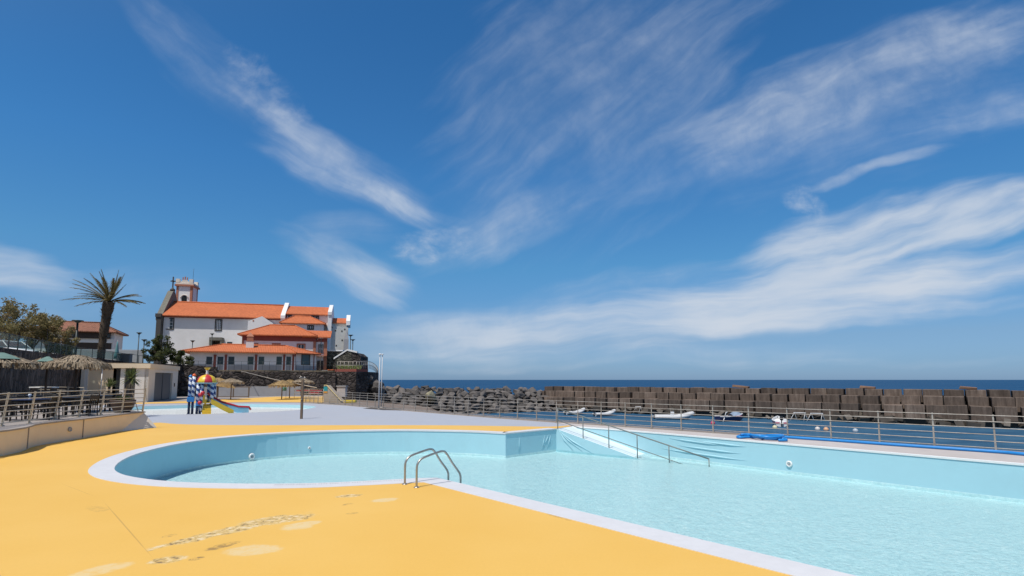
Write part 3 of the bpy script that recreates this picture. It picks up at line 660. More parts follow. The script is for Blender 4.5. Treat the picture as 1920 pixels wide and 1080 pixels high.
b.tube(spline(cc, k=6), .05, 10)
o = b.build('hose', bl); tag(o, 'bright blue pool hose coiled beside the railing and running along the pool edge', 'hose')
# ------------------------------------------------------------------ raised terrace with furniture
TZ = .75
tw = spline([Vector((-15.4, 4, 0)), G(-60, 866), G(69, 836.2), G(154, 822), G(230, 808.5), G(268, 802.4)], k=5)
tend = tw[-1]; tback = [tend+Vector((-.6, .35, 0)), Vector((-22, 29.6, 0)), Vector((-36, 40, 0)), Vector((-36, 4, 0))]
top = thing('terrace', (0, 0, 0), 'raised cafe terrace with a cream rendered retaining wall beside the yellow deck', 'terrace')
b = MB(); b.prism(tw+tback, .0, TZ-.05); b.build('retaining_wall', MT['cream'], top)
b = MB(); tin = offset(tw, .07, closed=False); tin = tin if (tin[3].x > tw[3].x) else offset(tw, -.07, closed=False)
b.prism(tin+tback, TZ-.05, TZ); b.build('paved_top', MT['concrete'], top)
for i, y_ in enumerate((17.9, 21.3)):
    k = min(range(len(tw)), key=lambda q: abs(tw[q].y-y_)); b = MB(); b.box((tw[k].x+.012, tw[k].y, .36), (.03, .025, .66)); b.build('joint', MT['concrete'], top)
pz = G(154, 803)
k = min(range(len(tw)), key=lambda q: abs(tw[q].y-20.3)); b = MB(); b.lathe([(.085, 0), (.085, .03), (.06, .04), (.055, .015)], n=16)
o = b.build('drain_ring', MT['concgrey'], top); o.location = (tw[k].x-.005, 20.4, .40); o.rotation_euler = (0, R(90), 0)
wd = MB(); p0 = G(276, 774.5, TZ); t0, t1, t2 = Vector((tend.x, tend.y, TZ-.06)), G(294, 801.5), G(222, 809.3)+Vector((.04, -.04, 0))
bk = Vector((tend.x-.4, tend.y+.5, 0))
wd.add([t0, t1, t2, bk], [(0, 2, 1), (0, 1, 3), (0, 3, 2), (1, 2, 3)]); o = wd.build('sloped_buttress', MT['creamwhite'], top)
tf = thing('terrace_railing', (0, 0, 0), 'beige metal railing leaning outward along the edge of the cafe terrace', 'railing')
base_px = [(-70, 812), (3, 799.4), (54.4, 793.8), (102.2, 787.2), (147.2, 782), (188.4, 777.8), (227.8, 774.6), (267.2, 772.2)]
tps = [G(x, y, TZ) for x, y in base_px]; tps = [tps[0]+(tps[0]-tps[1])*2, tps[0]+(tps[0]-tps[1])]+tps
tds = [(tps[min(i+1, len(tps)-1)]-tps[max(i-1, 0)]).normalized() for i in range(len(tps))]
fence_run(tf, list(zip(tps, tds)), list(zip(tps, tds)), 1.06, [.10, .28, .46, .64, .84, 1.02], MT['tfence'], MT['tfence'], w=.06, lean=-.10, rail_r=.016, twoplate=False)
bf = thing('back_railing', (0, 0, 0), 'pale railing on the far edge of the terrace in front of the basalt wall', 'railing')
bps = [Vector((-36.0+i*2.1, 40-i*1.56-.25, TZ)) for i in range(7)]
bd = (bps[1]-bps[0]).normalized()
fence_run(bf, [(p, bd) for p in bps], [(p, bd) for p in bps], 1.06, [.22, .43, .64, .84, 1.02], MT['tfence'], MT['tfence'], w=.06, rail_r=.016, twoplate=False)
# furniture
def mk_chair():
    r = thing('terrace_chair', (0, 0, 0), 'dark wicker chair', 'chair')
    b = MB(); b.box((0, 0, .44), (.46, .46, .05)); b.build('seat', MT['wicker'], r, bevel=.012)
    b = MB()
    for i in range(5):
        x = -.18+i*.09; b.tube([(x, .2, .46), (x, .25, .84)], .014, 5)
    b.tube([(-.22, .2, .46), (-.22, .26, .86), (0, .275, .90), (.22, .26, .86), (.22, .2, .46)], .02, 6); b.box((0, .245, .74), (.42, .02, .16), rot=Matrix.Rotation(R(-8), 3, 'X')); b.build('backrest', MT['wicker'], r)
    for sx in (-1, 1):
        b = MB(); b.tube([(sx*.22, -.2, .46), (sx*.24, -.2, .64), (sx*.24, .0, .66), (sx*.23, .22, .66)], .016, 6); b.build('armrest', MT['wicker'], r)
        for sy in (-1, 1): b = MB(); b.tube([(sx*.2, sy*.2, .43), (sx*.22, sy*.22, 0)], .02, 6); b.build('leg', MT['wicker'], r)
    return r
def mk_table(topm):
    r = thing('terrace_table', (0, 0, 0), 'table', 'table')
    b = MB(); b.box((0, 0, .735), (.95, .95, .04)); b.build('tabletop', topm, r, bevel=.01)
    b = MB(); b.box((0, 0, .68), (.82, .82, .06)); b.build('apron', MT['wicker'], r)
    for sx in (-1, 1):
        for sy in (-1, 1): b = MB(); b.box((sx*.4, sy*.4, .34), (.06, .06, .68)); b.build('leg', MT['wicker'], r)
    return r
tabs = [((18, 26), 'bluetop'), ]
TAB = [(-17.45, 17.6, 'bluetop'), (-17.6, 20.3, 'bluetop'), (-17.9, 22.6, 'tabletop'), (-18.6, 24.9, 'tabletop'), (-20.2, 19.2, 'tabletop'), (-20.6, 22.2, 'tabletop'), (-21.8, 25.0, 'tabletop'), (-24.4, 27.2, 'tabletop'), (-23.5, 23.3, 'bluetop')]
WHERE = ['nearest the left photo edge by the railing', 'by the railing under the glassware', 'by the railing below the nearest thatched parasol', 'by the railing beside the brown planter', 'second row from the railing at the left', 'second row from the railing, in the middle', 'beside the nearest parasol post', 'at the back of the terrace by the far railing', 'under the middle thatched parasol']
SHORT = ['at the left photo edge', 'with the glassware', 'below the nearest thatched parasol', 'beside the brown planter', 'at left, second row from the railing', 'in the middle of the second row', 'beside the nearest parasol post', 'by the far railing', 'under the middle thatched parasol']
tproto, cproto = {}, None
for i, (x, y, mtn) in enumerate(TAB):
    lab = ('navy covered' if mtn == 'bluetop' else 'dark slate topped')+' square terrace table '+WHERE[i]; rz = rnd.uniform(-.15, .25)
    if mtn not in tproto: t = tproto[mtn] = mk_table(MT[mtn]); 
    else: t = dup(tproto[mtn], (x, y, TZ), rz)
    if t is tproto[mtn] and 'placed' not in t: TREE[t.name] = [(k, kids(k)) for k in kids(t)]; t.location = (x, y, TZ); t.rotation_euler = (0, 0, rz)
    t['label'] = lab; t['group'] = 'tables on the cafe terrace'
    for k in range(4):
        a = rz+k*math.pi/2+rnd.uniform(-.12, .12); rr = rnd.uniform(.62, .78); cx, cy = x+math.sin(a)*rr, y-math.cos(a)*rr
        lab2 = 'wicker chair at the table '+SHORT[i]
        side = ['on its near side', 'on its right side', 'on its far side', 'on its left side'][k]
        if cproto is None: c = cproto = mk_chair(); c.location = (cx, cy, TZ); c.rotation_euler = (0, 0, a+math.pi); TREE[c.name] = [(q, kids(q)) for q in kids(c)]
        else: c = dup(cproto, (cx, cy, TZ), a+math.pi)
        c['label'] = lab2+', '+side; c['group'] = 'wicker chairs on the cafe terrace'
gl = M('clear_glassware', (.75, .78, .82), .1, .05, 5, 0)
for i, (x, y) in enumerate(((-17.55, 20.25), (-17.7, 20.45))):
    o = thing('wine_glass', (x, y, TZ+.755), ['clear stemmed glass on the navy table by the railing', 'second clear glass standing behind the first on the navy table'][i], 'glass', 'glasses on the table')
    b = MB(); b.lathe([(.035, 0), (.03, .006), (.006, .012), (.006, .08)], n=10); b.build('stem', gl, o)
    b = MB(); b.lathe([(.006, .08), (.035, .10), (.042, .14), (.034, .18)], n=10); b.build('bowl', gl, o)
o = thing('serving_table', (-26.6, 31.6, TZ), 'narrow white topped serving counter near the far railing', 'counter'); b = MB(); b.box((0, 0, 1.02), (1.3, .5, .06)); b.build('countertop', MT['whitepaint'], o, bevel=.01)
for sx in (-1, 1): b = MB(); b.box((sx*.55, 0, .5), (.06, .4, .99)); b.build('leg', MT['wood'], o)
# planter with low shrub
def leaf_blob(b, c, rad, n, size, seed, flat=1.0, mi=0):
    q = random.Random(seed)
    for i in range(n):
        d = Vector((q.gauss(0, 1), q.gauss(0, 1), q.gauss(0, 1))).normalized(); r_ = q.random()**.4
        p = Vector(c)+Vector((d.x*rad[0], d.y*rad[1], d.z*rad[2]))*r_
        s = size*q.uniform(.6, 1.35); u_ = (d+Vector((q.gauss(0, .6), q.gauss(0, .6), q.gauss(0, .6)))).normalized(); t_ = u_.orthogonal().normalized(); t_.rotate(Matrix.Rotation(q.uniform(0, 6.3), 3, u_)); k_ = u_.cross(t_)
        b.add([p-t_*s*.5, p+k_*s*.28, p+t_*s*.5, p-k_*s*.28], [(0, 1, 2, 3)], mi)
pc = A(240, 752, 25.2); pc.z = TZ; pc.y = 25.0; pc.x = -17.45
pl = thing('planter', pc, 'large round brown planter bowl at the corner of the terrace', 'planter'); b = MB(); b.lathe([(.22, 0), (.30, .03), (.42, .22), (.49, .48), (.50, .55), (.46, .55), (.44, .47)], n=24); b.build('bowl', MT['planter'], pl)
sh = thing('potted_shrub', pc+Vector((0, 0, .5)), 'low clipped green shrub growing in the brown planter bowl', 'shrub'); b = MB(); leaf_blob(b, (0, 0, .07), (.36, .36, .18), 420, .09, 5); b.build('foliage', MT['leafgreen'], sh)
b = MB(); b.tube([(0, 0, -.05), (0, 0, .1)], .02, 6); b.build('stem', MT['trunk'], sh)
def yucca(loc, h, label, n, L, seed, drop=True):
    q = random.Random(seed); r = thing('yucca_plant', loc, label, 'yucca', 'yuccas between terrace and pavilion')
    b = MB(); b.tube([(0, 0, 0), (.03, 0, h*.5), (0, .02, h)], [.09, .07, .08], 8); b.build('trunk', MT['trunk'], r)
    b = MB()
    for i in range(n):
        a = q.uniform(0, 6.283); el = q.uniform(-.7 if drop else 0, 1.4); d = Vector((math.cos(a)*math.cos(el), math.sin(a)*math.cos(el), math.sin(el))); t_ = Vector((-math.sin(a), math.cos(a), 0))*.03
        p0, p1 = Vector((0, 0, h)), Vector((0, 0, h))+d*L*.55; p2 = p1+(d+Vector((0, 0, -.35))).normalized()*L*.5*q.uniform(.8, 1.1)
        b.add([p0-t_, p0+t_, p1+t_*1.1, p2, p1-t_*1.1], [(0, 1, 2, 4), (4, 2, 3)])
    b.build('leaves', MT['spiky'], r); return r
y1 = A(246, 706, 33.0); y1.z = 0; yk = yucca(y1, 2.25, 'tall yucca with drooping yellow green leaves and support stakes before the pavilion', 90, .75, 3)
b = MB()
for dx, dy in ((.9, -.3), (-.2, .5)): b.tube([(dx, dy, 0), (.02, 0, 1.75)], .022, 6)
b.build('stake', MT['woodlight'], yk)
b = MB()
for i in range(26): a = i*2.4; b.tube([(0, 0, 2.2), (math.cos(a)*.2, math.sin(a)*.2, 1.9), (math.cos(a)*.22, math.sin(a)*.22, 1.55)], [.02, .015, .008], 4)
b.build('dead_leaves', MT['thatch'], yk)
y2 = A(205, 720, 35.0); y2.z = 0; yucca(y2, 1.75, 'shorter green yucca with stiff upright leaves left of the tall yucca', 70, .62, 4, False)
# ------------------------------------------------------------------ thatched parasols
def parasol(loc, h, rad, label, seed, mat='thatch', post='wood', drop=.42, strands=420, group='thatched parasols', patch=None, pr=.055, rise=.62, tilt=0):
    q = random.Random(seed); r = thing('thatched_parasol', loc, label, 'parasol', group, rz=q.uniform(0, 6))
    b = MB(); b.tube([(0, 0, 0), (0, 0, h-.1)], pr, 10); b.build('post', MT[post], r)
    b = MB(); n, m = 28, 5; zt = h; vs = [(0, 0, zt)]
    for i in range(1, m+1):
        for j in range(n):
            a = 2*math.pi*j/n; rr = rad*i/m*(1+.07*math.sin(5*a+seed)+q.uniform(-.02, .02)); z = zt-rise*(i/m)**1.25+q.uniform(-.04, .04)
            vs.append((rr*math.cos(a), rr*math.sin(a), z))
    fs = [(0, 1+j, 1+(j+1) % n) for j in range(n)]
    for i in range(m-1):
        for j in range(n): fs.append((1+i*n+j, 1+(i+1)*n+j, 1+(i+1)*n+(j+1) % n, 1+i*n+(j+1) % n))
    b.add(vs, fs)
    for i in range(strands):
        a = q.uniform(0, 6.283); s0 = q.uniform(.02, .95); L = rad*q.uniform(.18, .42); s1 = s0+L/rad
        def pt(s, up): zz = zt-rise*min(s, 1.0)**1.25-(max(0, s-1)*rad*.55 if s > 1 else 0); rr = rad*(s if s < 1 else 1+(s-1)*.45); return Vector((rr*math.cos(a), rr*math.sin(a), zz+up))
        lift = q.uniform(.015, .085); wv = Vector((-math.sin(a), math.cos(a), 0))*q.uniform(.012, .035); a0 = a
        p0, p1, p2 = pt(s0, lift*.5), pt((s0+s1)/2, lift), pt(s1, lift*.8-.06*q.random())
        sk = Vector((-math.sin(a0), math.cos(a0), 0))*q.uniform(-.14, .14)
        b.add([p0-wv, p0+wv, p1+wv+sk*.5, p2+sk, p1-wv+sk*.5], [(0, 1, 2, 4), (4, 2, 3)])
    for i in range(int(strands*.5)):
        a = q.uniform(0, 6.283); rr = rad*(1+.06*math.sin(5*a+seed))*q.uniform(.94, 1.03); L = q.uniform(.12, drop); z = zt-rise-q.uniform(-.02, .06); wv = Vector((-math.sin(a), math.cos(a), 0))*q.uniform(.012, .03)
        o_ = Vector((math.cos(a), math.sin(a), 0)); p0 = o_*rr+Vector((0, 0, z+.07)); p1 = o_*(rr+.10)+Vector((0, 0, z-L)); b.add([p0-wv, p0+wv, p1+wv*.4+Vector((q.uniform(-.06, .06), q.uniform(-.06, .06), 0)), p1-wv*.4], [(0, 1, 2, 3)])
    b.build('canopy', MT[mat], r)
    b = MB()
    for j in range(8):
        a = j*math.pi/4; b.tube([(0, 0, h-.12), (math.cos(a)*rad*.9, math.sin(a)*rad*.9, zt-rise*.9-.06)], .018, 5)
    b.build('spokes', MT[post], r)
    if patch:
        b = MB(); a0 = patch; n_ = 6; vs = []
        for i in range(n_+1):
            for s in (.12, .45, .8): a = a0+i*.85/n_; vs.append((rad*s*math.cos(a), rad*s*math.sin(a), zt-rise*s**1.25+.10))
        b.add(vs, [(i*3+k, i*3+k+1, i*3+k+4, i*3+k+3) for i in range(n_) for k in (0, 1)]); o = b.build('cover_cloth', M('teal_green_cloth', (.13, .22, .19), .85, .25, 5, .2), r); o['label'] = 'faded teal cloth showing through the thatch'; r.rotation_euler = (0, 0, 0)
    return r
g1 = A(143, 700, 25.2); g1.z = TZ; parasol(g1, 2.55, 1.16, 'nearest thatched parasol with shaggy grey brown straw on a dark terrace post', 11, strands=650, drop=.22, rise=.40)
g2 = A(88, 700, 30.5); g2.z = TZ; parasol(g2, 2.65, 1.2, 'middle thatched parasol on the terrace with teal cloth showing at its top', 12, patch=-1.4, drop=.2, rise=.42)
g3 = A(-2, 700, 26.5); g3.z = TZ; parasol(g3, 2.68, 1.45, 'thatched parasol cut by the left photo edge with teal cloth in its roof', 13, patch=-1.0, drop=.2, rise=.46)
GP = 'thatched parasols on the far yellow deck'
def pb(px, py): return G(px, py)
parasol(pb(528, 749.2), 2.15, 1.32, 'golden straw parasol in front of the pair beside the turquoise board', 21, 'thatchgold', 'woodlight', strands=260, group=GP, rise=.55, drop=.3)
parasol(pb(542.5, 747), 2.2, 1.3, 'golden straw parasol behind the pair beside the turquoise board', 22, 'thatchgold', 'woodlight', strands=260, group=GP, rise=.55, drop=.3)
parasol(pb(432.5, 749.5), 2.35, 1.25, 'flat grey brown straw parasol right of the collapsed golden one', 23, 'thatch', 'woodlight', strands=240, group=GP, rise=.42, drop=.2)
parasol(pb(567.5, 747), 2.35, 1.22, 'small flat straw parasol seen behind the shower post', 24, 'thatch', 'woodlight', strands=240, group=GP, rise=.42, drop=.2)
# collapsed golden parasol
cp = G(406.5, 748.5); r = thing('collapsed_parasol', cp, 'half collapsed golden straw parasol sagging beside the striped play tower', 'parasol', GP)
b = MB(); b.tube([(0, 0, 0), (-.02, 0, 2.2)], .06, 8); b.build('post', MT['woodlight'], r)
b = MB(); q = random.Random(5); n, m = 22, 5; vs = [(.15, 0, 2.42)]
for i in range(1, m+1):
    for j in range(n):
        a = 2*math.pi*j/n; rr = 1.5*i/m*(1+.12*math.sin(3*a)); vs.append((rr*math.cos(a)+.35*(i/m), rr*math.sin(a)*.8, 2.40-.95*(i/m)**1.9*(1+.25*math.cos(a-.3))+q.uniform(-.05, .05)))
fs = [(0, 1+j, 1+(j+1) % n) for j in range(n)]+[(1+i*n+j, 1+(i+1)*n+j, 1+(i+1)*n+(j+1) % n, 1+i*n+(j+1) % n) for i in range(m-1) for j in range(n)]
b.add(vs, fs)
for i in range(260):
    v0 = Vector(vs[1+q.randrange(n*(m-1))]); o_ = Vector((v0.x, v0.y, 0)).normalized(); wv = Vector((-o_.y, o_.x, 0))*.02; p1 = v0+o_*q.uniform(.2, .5)+Vector((0, 0, q.uniform(-.45, -.15))); v0 = v0+Vector((0, 0, .05)); b.add([v0-wv, v0+wv, p1], [(0, 1, 2)])
b.build('canopy', MT['thatchgold'], r)
b = MB(); b.tube([(.1, -.9, 1.9), (-.15, -1.0, 1.5), (-.3, -.9, 1.05)], [.10, .14, .05], 7); b.tube([(.15, 0, 2.4), (.45, 0, 2.75)], [.05, .03], 6); b.build('loose_bundle', MT['thatch'], r)
# turquoise board hung between the two posts
bc = G(536, 748); o = thing('turquoise_board', bc+Vector((0, -.6, 0)), 'small turquoise board with pale wavy strokes below the golden parasols', 'sign'); b = MB(); b.box((0, 0, 1.16), (.55, .03, .42)); b.build('board', M('turquoise_paint', (.03, .34, .40), .6, .1, 6, .05), o)
b = MB()
for zc in (1.26, 1.14, 1.05): b.tube([(-.2+.04*i, -.022, zc+.025*math.sin(i*1.9)) for i in range(11)], .011, 5)
b.build('lettering', MT['whitepaint'], o)
for sx in (-.24, .24): b = MB(); b.tube([(sx, 0, 0), (sx, 0, 1.0)], .018, 6); b.build('leg', MT['woodlight'], o)
# ------------------------------------------------------------------ shower post, masts, zip rail
sp = G(565, 785.5); o = thing('shower_post', sp, 'grey square outdoor shower post with two shower heads on the lilac deck', 'shower')
b = MB(); b.box((0, 0, 1.1), (.13, .11, 2.2)); b.build('post', MT['woodlight'], o, bevel=.012)
for s in (-1, 1): b = MB(); b.tube([(s*.03, 0, 2.15), (s*.06, 0, 2.36), (s*.13, -.05, 2.37)], .022, 6); b.lathe([(.02, 2.34), (.05, 2.31), (.05, 2.29)], (s*.14, -.06, 0), 10); b.build('shower_head', MT['steel'], o)
b = MB(); b.box((0, -.07, 1.1), (.06, .04, .08)); b.build('valve', MT['steel'], o)
MAST = M('pale_grey_mast_paint', (.55, .55, .56), .5, .05, 4, .05)
for i, (px, py, h) in enumerate(((710, 767.5, 4.05), (714.6, 764.3, 4.15))):
    o = thing('mast', G(px, py), ['slim white mast with a lamp head on the quay, front one of the pair', 'slim white mast right behind its twin on the quay edge'][i], 'mast', 'white masts at the slipway')
    b = MB(); b.tube([(0, 0, 0), (0, 0, h)], [.045, .03], 10); b.build('pole', MAST, o); b = MB(); b.lathe([(.11, 0), (.11, .03), (.05, .05)], n=12); b.build('foot_plate', MT['galv'], o)
    b = MB(); b.lathe([(.03, h), (.12, h+.05), (.10, h+.10), (.02, h+.12)], n=10); b.build('cap', MT['whitepaint'], o)
b = MB(); z0, z1 = A(452, 696, 74.5), A(594, 727, 62); b.tube([z0, z0.lerp(z1, .5)+Vector((0, 0, -.12)), z1], .045, 6); o = b.build('sloping_cable', MT['galv']); tag(o, 'long pale sloping cable stretched in front of the basalt wall', 'cable')
# ------------------------------------------------------------------ play tower with slide
PT = G(378, 776); PT.z = -.20
def stripemat(name, a, c, k, tw):
    m, nt, bs = newmat(name); tc_ = N(nt, 'ShaderNodeTexCoord'); s_ = N(nt, 'ShaderNodeSeparateXYZ'); nt.links.new(tc_.outputs['Object'], s_.inputs[0])
    an = mathn(nt, 'ARCTAN2', s_.outputs[1], s_.outputs[0]); f = mathn(nt, 'SINE', mathn(nt, 'ADD', mathn(nt, 'MULTIPLY', an, tw), mathn(nt, 'MULTIPLY', s_.outputs[2], k)))
    nt.links.new(mixc(nt, mathn(nt, 'GREATER_THAN', f, 0.0), a, c), bs.inputs['Base Color']); bs.inputs['Roughness'].default_value = .4; return m
tws = stripemat('blue_white_twist', (.012, .05, .20), (.62, .68, .74), 17, 1)
rp, yp, bp, dbp = M('red_plastic', (.52, .03, .04), .4, .1, 5, 0), M('yellow_plastic', (.72, .50, .035), .4, .1, 5, 0), M('blue_plastic', (.03, .20, .50), .4, .1, 5, 0), M('navy_plastic', (.012, .03, .09), .45, .1, 5, 0)
lb, orp = M('light_blue_plastic', (.30, .56, .68), .35, .08, 5, 0), M('orange_plastic', (.70, .12, .02), .4, .1, 5, 0)
o = thing('play_tower', PT, 'striped play tower with red and yellow dome and slide in the splash pool', 'play tower', rz=R(28))
SP = 28.4
def LX(px): return (px-378)/SP
b = MB(); dc = (LX(383), .35, 2.20)
b.lathe([(.62, 0), (.60, .12), (.54, .26), (.44, .39), (.30, .48), (.14, .53), (.07, .54)], dc, 32, mif=lambda j: ((j+1)//4) % 2); b.build('dome', [rp, yp], o)
b = MB(); b.lathe([(.66, -.04), (.66, 0), (.5, .0)], dc, 28); b.build('dome_rim', lb, o)
b = MB(); b.lathe([(.07, .52), (.09, .62), (.05, .72), (.09, .80)], dc, 12); k = b.build('finial', MT['whitepaint'], o); b = MB(); b.lathe([(.06, .80), (.16, .93), (.20, 1.0), (.13, .99), (.04, .86)], dc, 6, smooth=False); b.build('crown', yp, k)
colp = [(356.5, .55, 1.25, 2.55), (362.5, .15, 1.25, 2.62), (370, 0, 1.0, 2.18), (376, .0, .3, 2.18), (387, .75, .9, 2.18), (393, .1, .75, 2.18), (396.5, .7, .8, 2.18)]
for i, (px, y, z0, z1) in enumerate(colp):
    b = MB(); b.lathe([(.10, 0), (.10, z1-z0)], n=16); b.build('column', tws, o, loc=(LX(px), y, z0))
    if i < 3:
        b = MB(); b.tube([(LX(px), y, .14), (LX(px), y, z0)], .075, 10); b.lathe([(.2, .0), (.2, .12), (.1, .2)], (LX(px), y, 0.0), 14); b.build('leg', dbp, o)
        if i < 2: b = MB(); b.lathe([(.09, 0), (.12, .04), (.12, .08), (.03, .18)], (LX(px), y, z1), 10); b.build('cap', orp if i else bp, o)
b = MB(); b.box((LX(359), .35, 1.12), (.42, .65, .30)); b.build('corner_box', bp, o, bevel=.03)
b = MB(); b.lathe([(.2, .0), (.2, .12), (.09, .2)], (LX(375), 0, 0), 14); b.tube([(LX(375), 0, .1), (LX(374), 0, 1.0)], .075, 10); b.build('leg', dbp, o)
b = MB(); b.box((LX(372), .0, .88), (.30, .18, .34)); b.build('side_box', bp, o, bevel=.03)
b = MB(); b.box((LX(383), .42, .92), (.80, .8, .06)); b.build('platform', yp, o, bevel=.01)
b = MB()
for i in range(7):
    y0 = -.55+i*.13; z = .10+i*.12; wdt = .54-i*.012; b.box((LX(386), y0+.06, z/2+.0), (wdt, .14, z))
b.build('stairs', yp, o)
b = MB(); b.box((LX(379), .0, 1.15), (.22, .1, .5)); b.box((LX(383), .05, .98), (.12, .09, .3)); b.build('ladder_panel', yp, o, bevel=.02)
for px, z in ((374.5, 1.42), (374, .92), (378, 1.55)): b = MB(); b.lathe([(.02, -.12), (.09, -.09), (.13, 0), (.09, .09), (.02, .12)], (LX(px), -.12, z), 12); b.build('ball', rp, o)
# slide bends toward the right rear of the tower
s0, s1, s2 = Vector((LX(393)-.05, .30, .95)), Vector((LX(430), .40, .16)), Vector((LX(446), .55, .14))
dv = (s1-s0); hdir = Vector((dv.x, dv.y, 0)).normalized(); sd = Vector((-hdir.y, hdir.x, 0))
prof = [s0, s0.lerp(s1, .5)+Vector((0, 0, -.02)), s1, s2]
def slab(b, c0, c1, z0, z1):
    vs = []
    for p in prof:
        for s_, zz in ((c0, z0), (c1, z0), (c1, z1), (c0, z1)): vs.append(p+sd*s_+Vector((0, 0, zz)))
    for i in range(len(prof)-1): b.add(vs[i*4:i*4+8], [(0, 1, 5, 4), (1, 2, 6, 5), (2, 3, 7, 6), (3, 0, 4, 7)])
    b.add(vs[:4], [(0, 1, 2, 3)]); b.add(vs[-4:], [(0, 1, 2, 3)])
b = MB(); slab(b, -.27, .27, 0, .04); b.build('chute', lb, o)
prof = prof[:3]
b = MB(); slab(b, -.36, -.27, -.12, .24); b.build('side_panel', yp, o)
prof = [s0, s0.lerp(s1, .5)+Vector((0, 0, -.02)), s1, s2]
prof = [s0, s0.lerp(s1, .5)+Vector((0, 0, -.02)), Vector((LX(440), .42, .20)), Vector((LX(458), .5, .16))]
b = MB(); slab(b, .27, .36, -.04, .36); b.build('side_panel', lb, o)
b = MB(); b.tube([p+sd*.32+Vector((0, 0, .38)) for p in prof]+[prof[-1]+sd*.32+Vector((.12, .05, .2))], .075, 8); b.tube([s0+sd*.32+Vector((0, 0, .38)), s0+sd*.3+Vector((-.2, 0, .6))], .07, 8); b.build('red_rail', rp, o)
b = MB(); b.tube([(LX(392), .3, .02), (LX(424), .75, .02)], .03, 6); b.build('floor_bar', bp, o)
# wedge shaped second slide
ws = G(606, 756); o = thing('wedge_slide', ws, 'triangular concrete slide with painted teal and orange shapes beside the mesh railing', 'slide')
k_ = ws.y/1035; W_ = 40*k_; Hh = 33*k_
b = MB(); y0 = .0
b.add([(0, 0, 0), (W_, 0, 0), (W_*.82, 0, .22), (W_*.14, 0, Hh), (0, 0, Hh)]+[(0, 1.1, 0), (W_, 1.1, 0), (W_*.82, 1.1, .22), (W_*.14, 1.1, Hh), (0, 1.1, Hh)], [(0, 1, 2, 3, 4), (9, 8, 7, 6, 5), (0, 5, 6, 1), (1, 6, 7, 2), (2, 7, 8, 3), (3, 8, 9, 4), (4, 9, 5, 0)]); b.build('wedge_body', M('beige_painted_concrete', (.48, .38, .28), .8, .15, 3, .1), o)
b = MB(); b.tube([(W_*.02, -.02, Hh), (W_*.14, -.02, Hh), (W_*.82, -.02, .22), (W_*1.05, -.02, .2)], .045, 6); b.build('coping_band', M('pale_yellow_paint', (.66, .50, .22), .7, .1, 5, .05), o)
b = MB(); b.box((W_*.09, -.012, Hh*.80), (.36, .03, .42)); b.build('teal_shape', M('teal_paint', (.02, .30, .32), .6, .1, 5, 0), o)
b = MB(); b.box((W_*.09, -.012, Hh*.62), (.36, .03, .2)); b.build('orange_shape', M('orange_paint', (.72, .30, .03), .6, .1, 5, 0), o)
b = MB(); b.box((W_*1.2, .4, .15), (1.1, .5, .26)); b.build('landing_block', yp, o, bevel=.05)
rb = G(582, 747.5); o = thing('red_banner_rail', rb, 'low rail hung with faded red strips behind the mesh railing', 'banner rail')
for z in (.55, .85, 1.1): b = MB(); b.tube([(-1.9, 0, z), (1.5, 0, z)], .03, 6); b.build('rail', MT['galv'], o)
b = MB(); b.box((-.2, .03, .95), (3.0, .02, .14)); b.box((.4, .03, .68), (1.2, .02, .18)); b.build('red_strip', M('faded_red_cloth', (.40, .08, .10), .8, .2, 5, .1), o)
for x in (-1.9, -.2, 1.5): b = MB(); b.tube([(x, 0, 0), (x, 0, 1.12)], .03, 6); b.build('post', MT['galv'], o)
# ------------------------------------------------------------------ retaining walls and upper ground
UZ = 3.55
TL, TR = wall_turn.copy(), wall_right.copy()           # foot of the wall: inner corner and right end
LW = [Vector((-24.5, 12, 0)), A(0, 651, 32), A(80, 661, 41), A(154, 669, 53.5), Vector((-44.4, 66, 4.2)), TL.copy()]
LH = [LW[1].z+.05]+[p.z for p in LW[1:5]]+[A(338, 683.5, TL.y).z]
up = MB(); gp = [Vector((p.x, p.y, 0)) for p in LW]
ug = [(p.x-.35, p.y+.2) for p in gp]+[(TR.x-.3, TR.y+.6), (-26, 96), (-34, 118), (-60, 190), (-260, 190), (-260, 10), (-60, 8)]
up.prism(ug, -3.5, UZ-.02); struct(up.build('upper_ground', MT['earth']))
def wall(name, pts, hs, th, mat, label, cat='wall', z0=-.5, cap=None, group=None):
    r = thing(name, (pts[0].x, pts[0].y, 0), label, cat, group); o_ = r.location.copy(); o_.z = 0
    b = MB(); vs = []
    ln = offset([Vector((p.x, p.y, 0)) for p in pts], -th, closed=False)
    if (ln[0]-CP).length < (Vector((pts[0].x, pts[0].y, 0))-CP).length: ln = offset([Vector((p.x, p.y, 0)) for p in pts], th, closed=False)
    for p, q, h in zip(pts, ln, hs): vs += [(p.x-o_.x, p.y-o_.y, z0), (p.x-o_.x, p.y-o_.y, h), (q.x-o_.x, q.y-o_.y, h), (q.x-o_.x, q.y-o_.y, z0)]
    n_ = len(pts); fs = []
    for i in range(n_-1): fs += [(i*4, i*4+4, i*4+5, i*4+1), (i*4+1, i*4+5, i*4+6, i*4+2), (i*4+2, i*4+6, i*4+7, i*4+3)]
    fs += [(0, 1, 2, 3), (n_*4-1, n_*4-2, n_*4-3, n_*4-4)]
    b.add(vs, fs); b.build('masonry', mat, r)
    if cap:
        b = MB(); vs2 = []
        for p, q, h in zip(pts, ln, hs):
            for s_, zz in ((p, h), (p, h+cap[1]), (q, h+cap[1]), (q, h)): vs2.append((s_.x-o_.x, s_.y-o_.y, zz))
        b.add(vs2, fs+[(i*4, i*4+3, i*4+7, i*4+4) for i in range(n_-1)]); b.build('cap', cap[0], r)
    return r
wall('basalt_side_wall', LW, LH, .5, MT['basaltfine'], 'long dark wall of upright basalt stones running behind the terrace parasols toward the pavilion')
wm = TL.lerp(TR, .215)
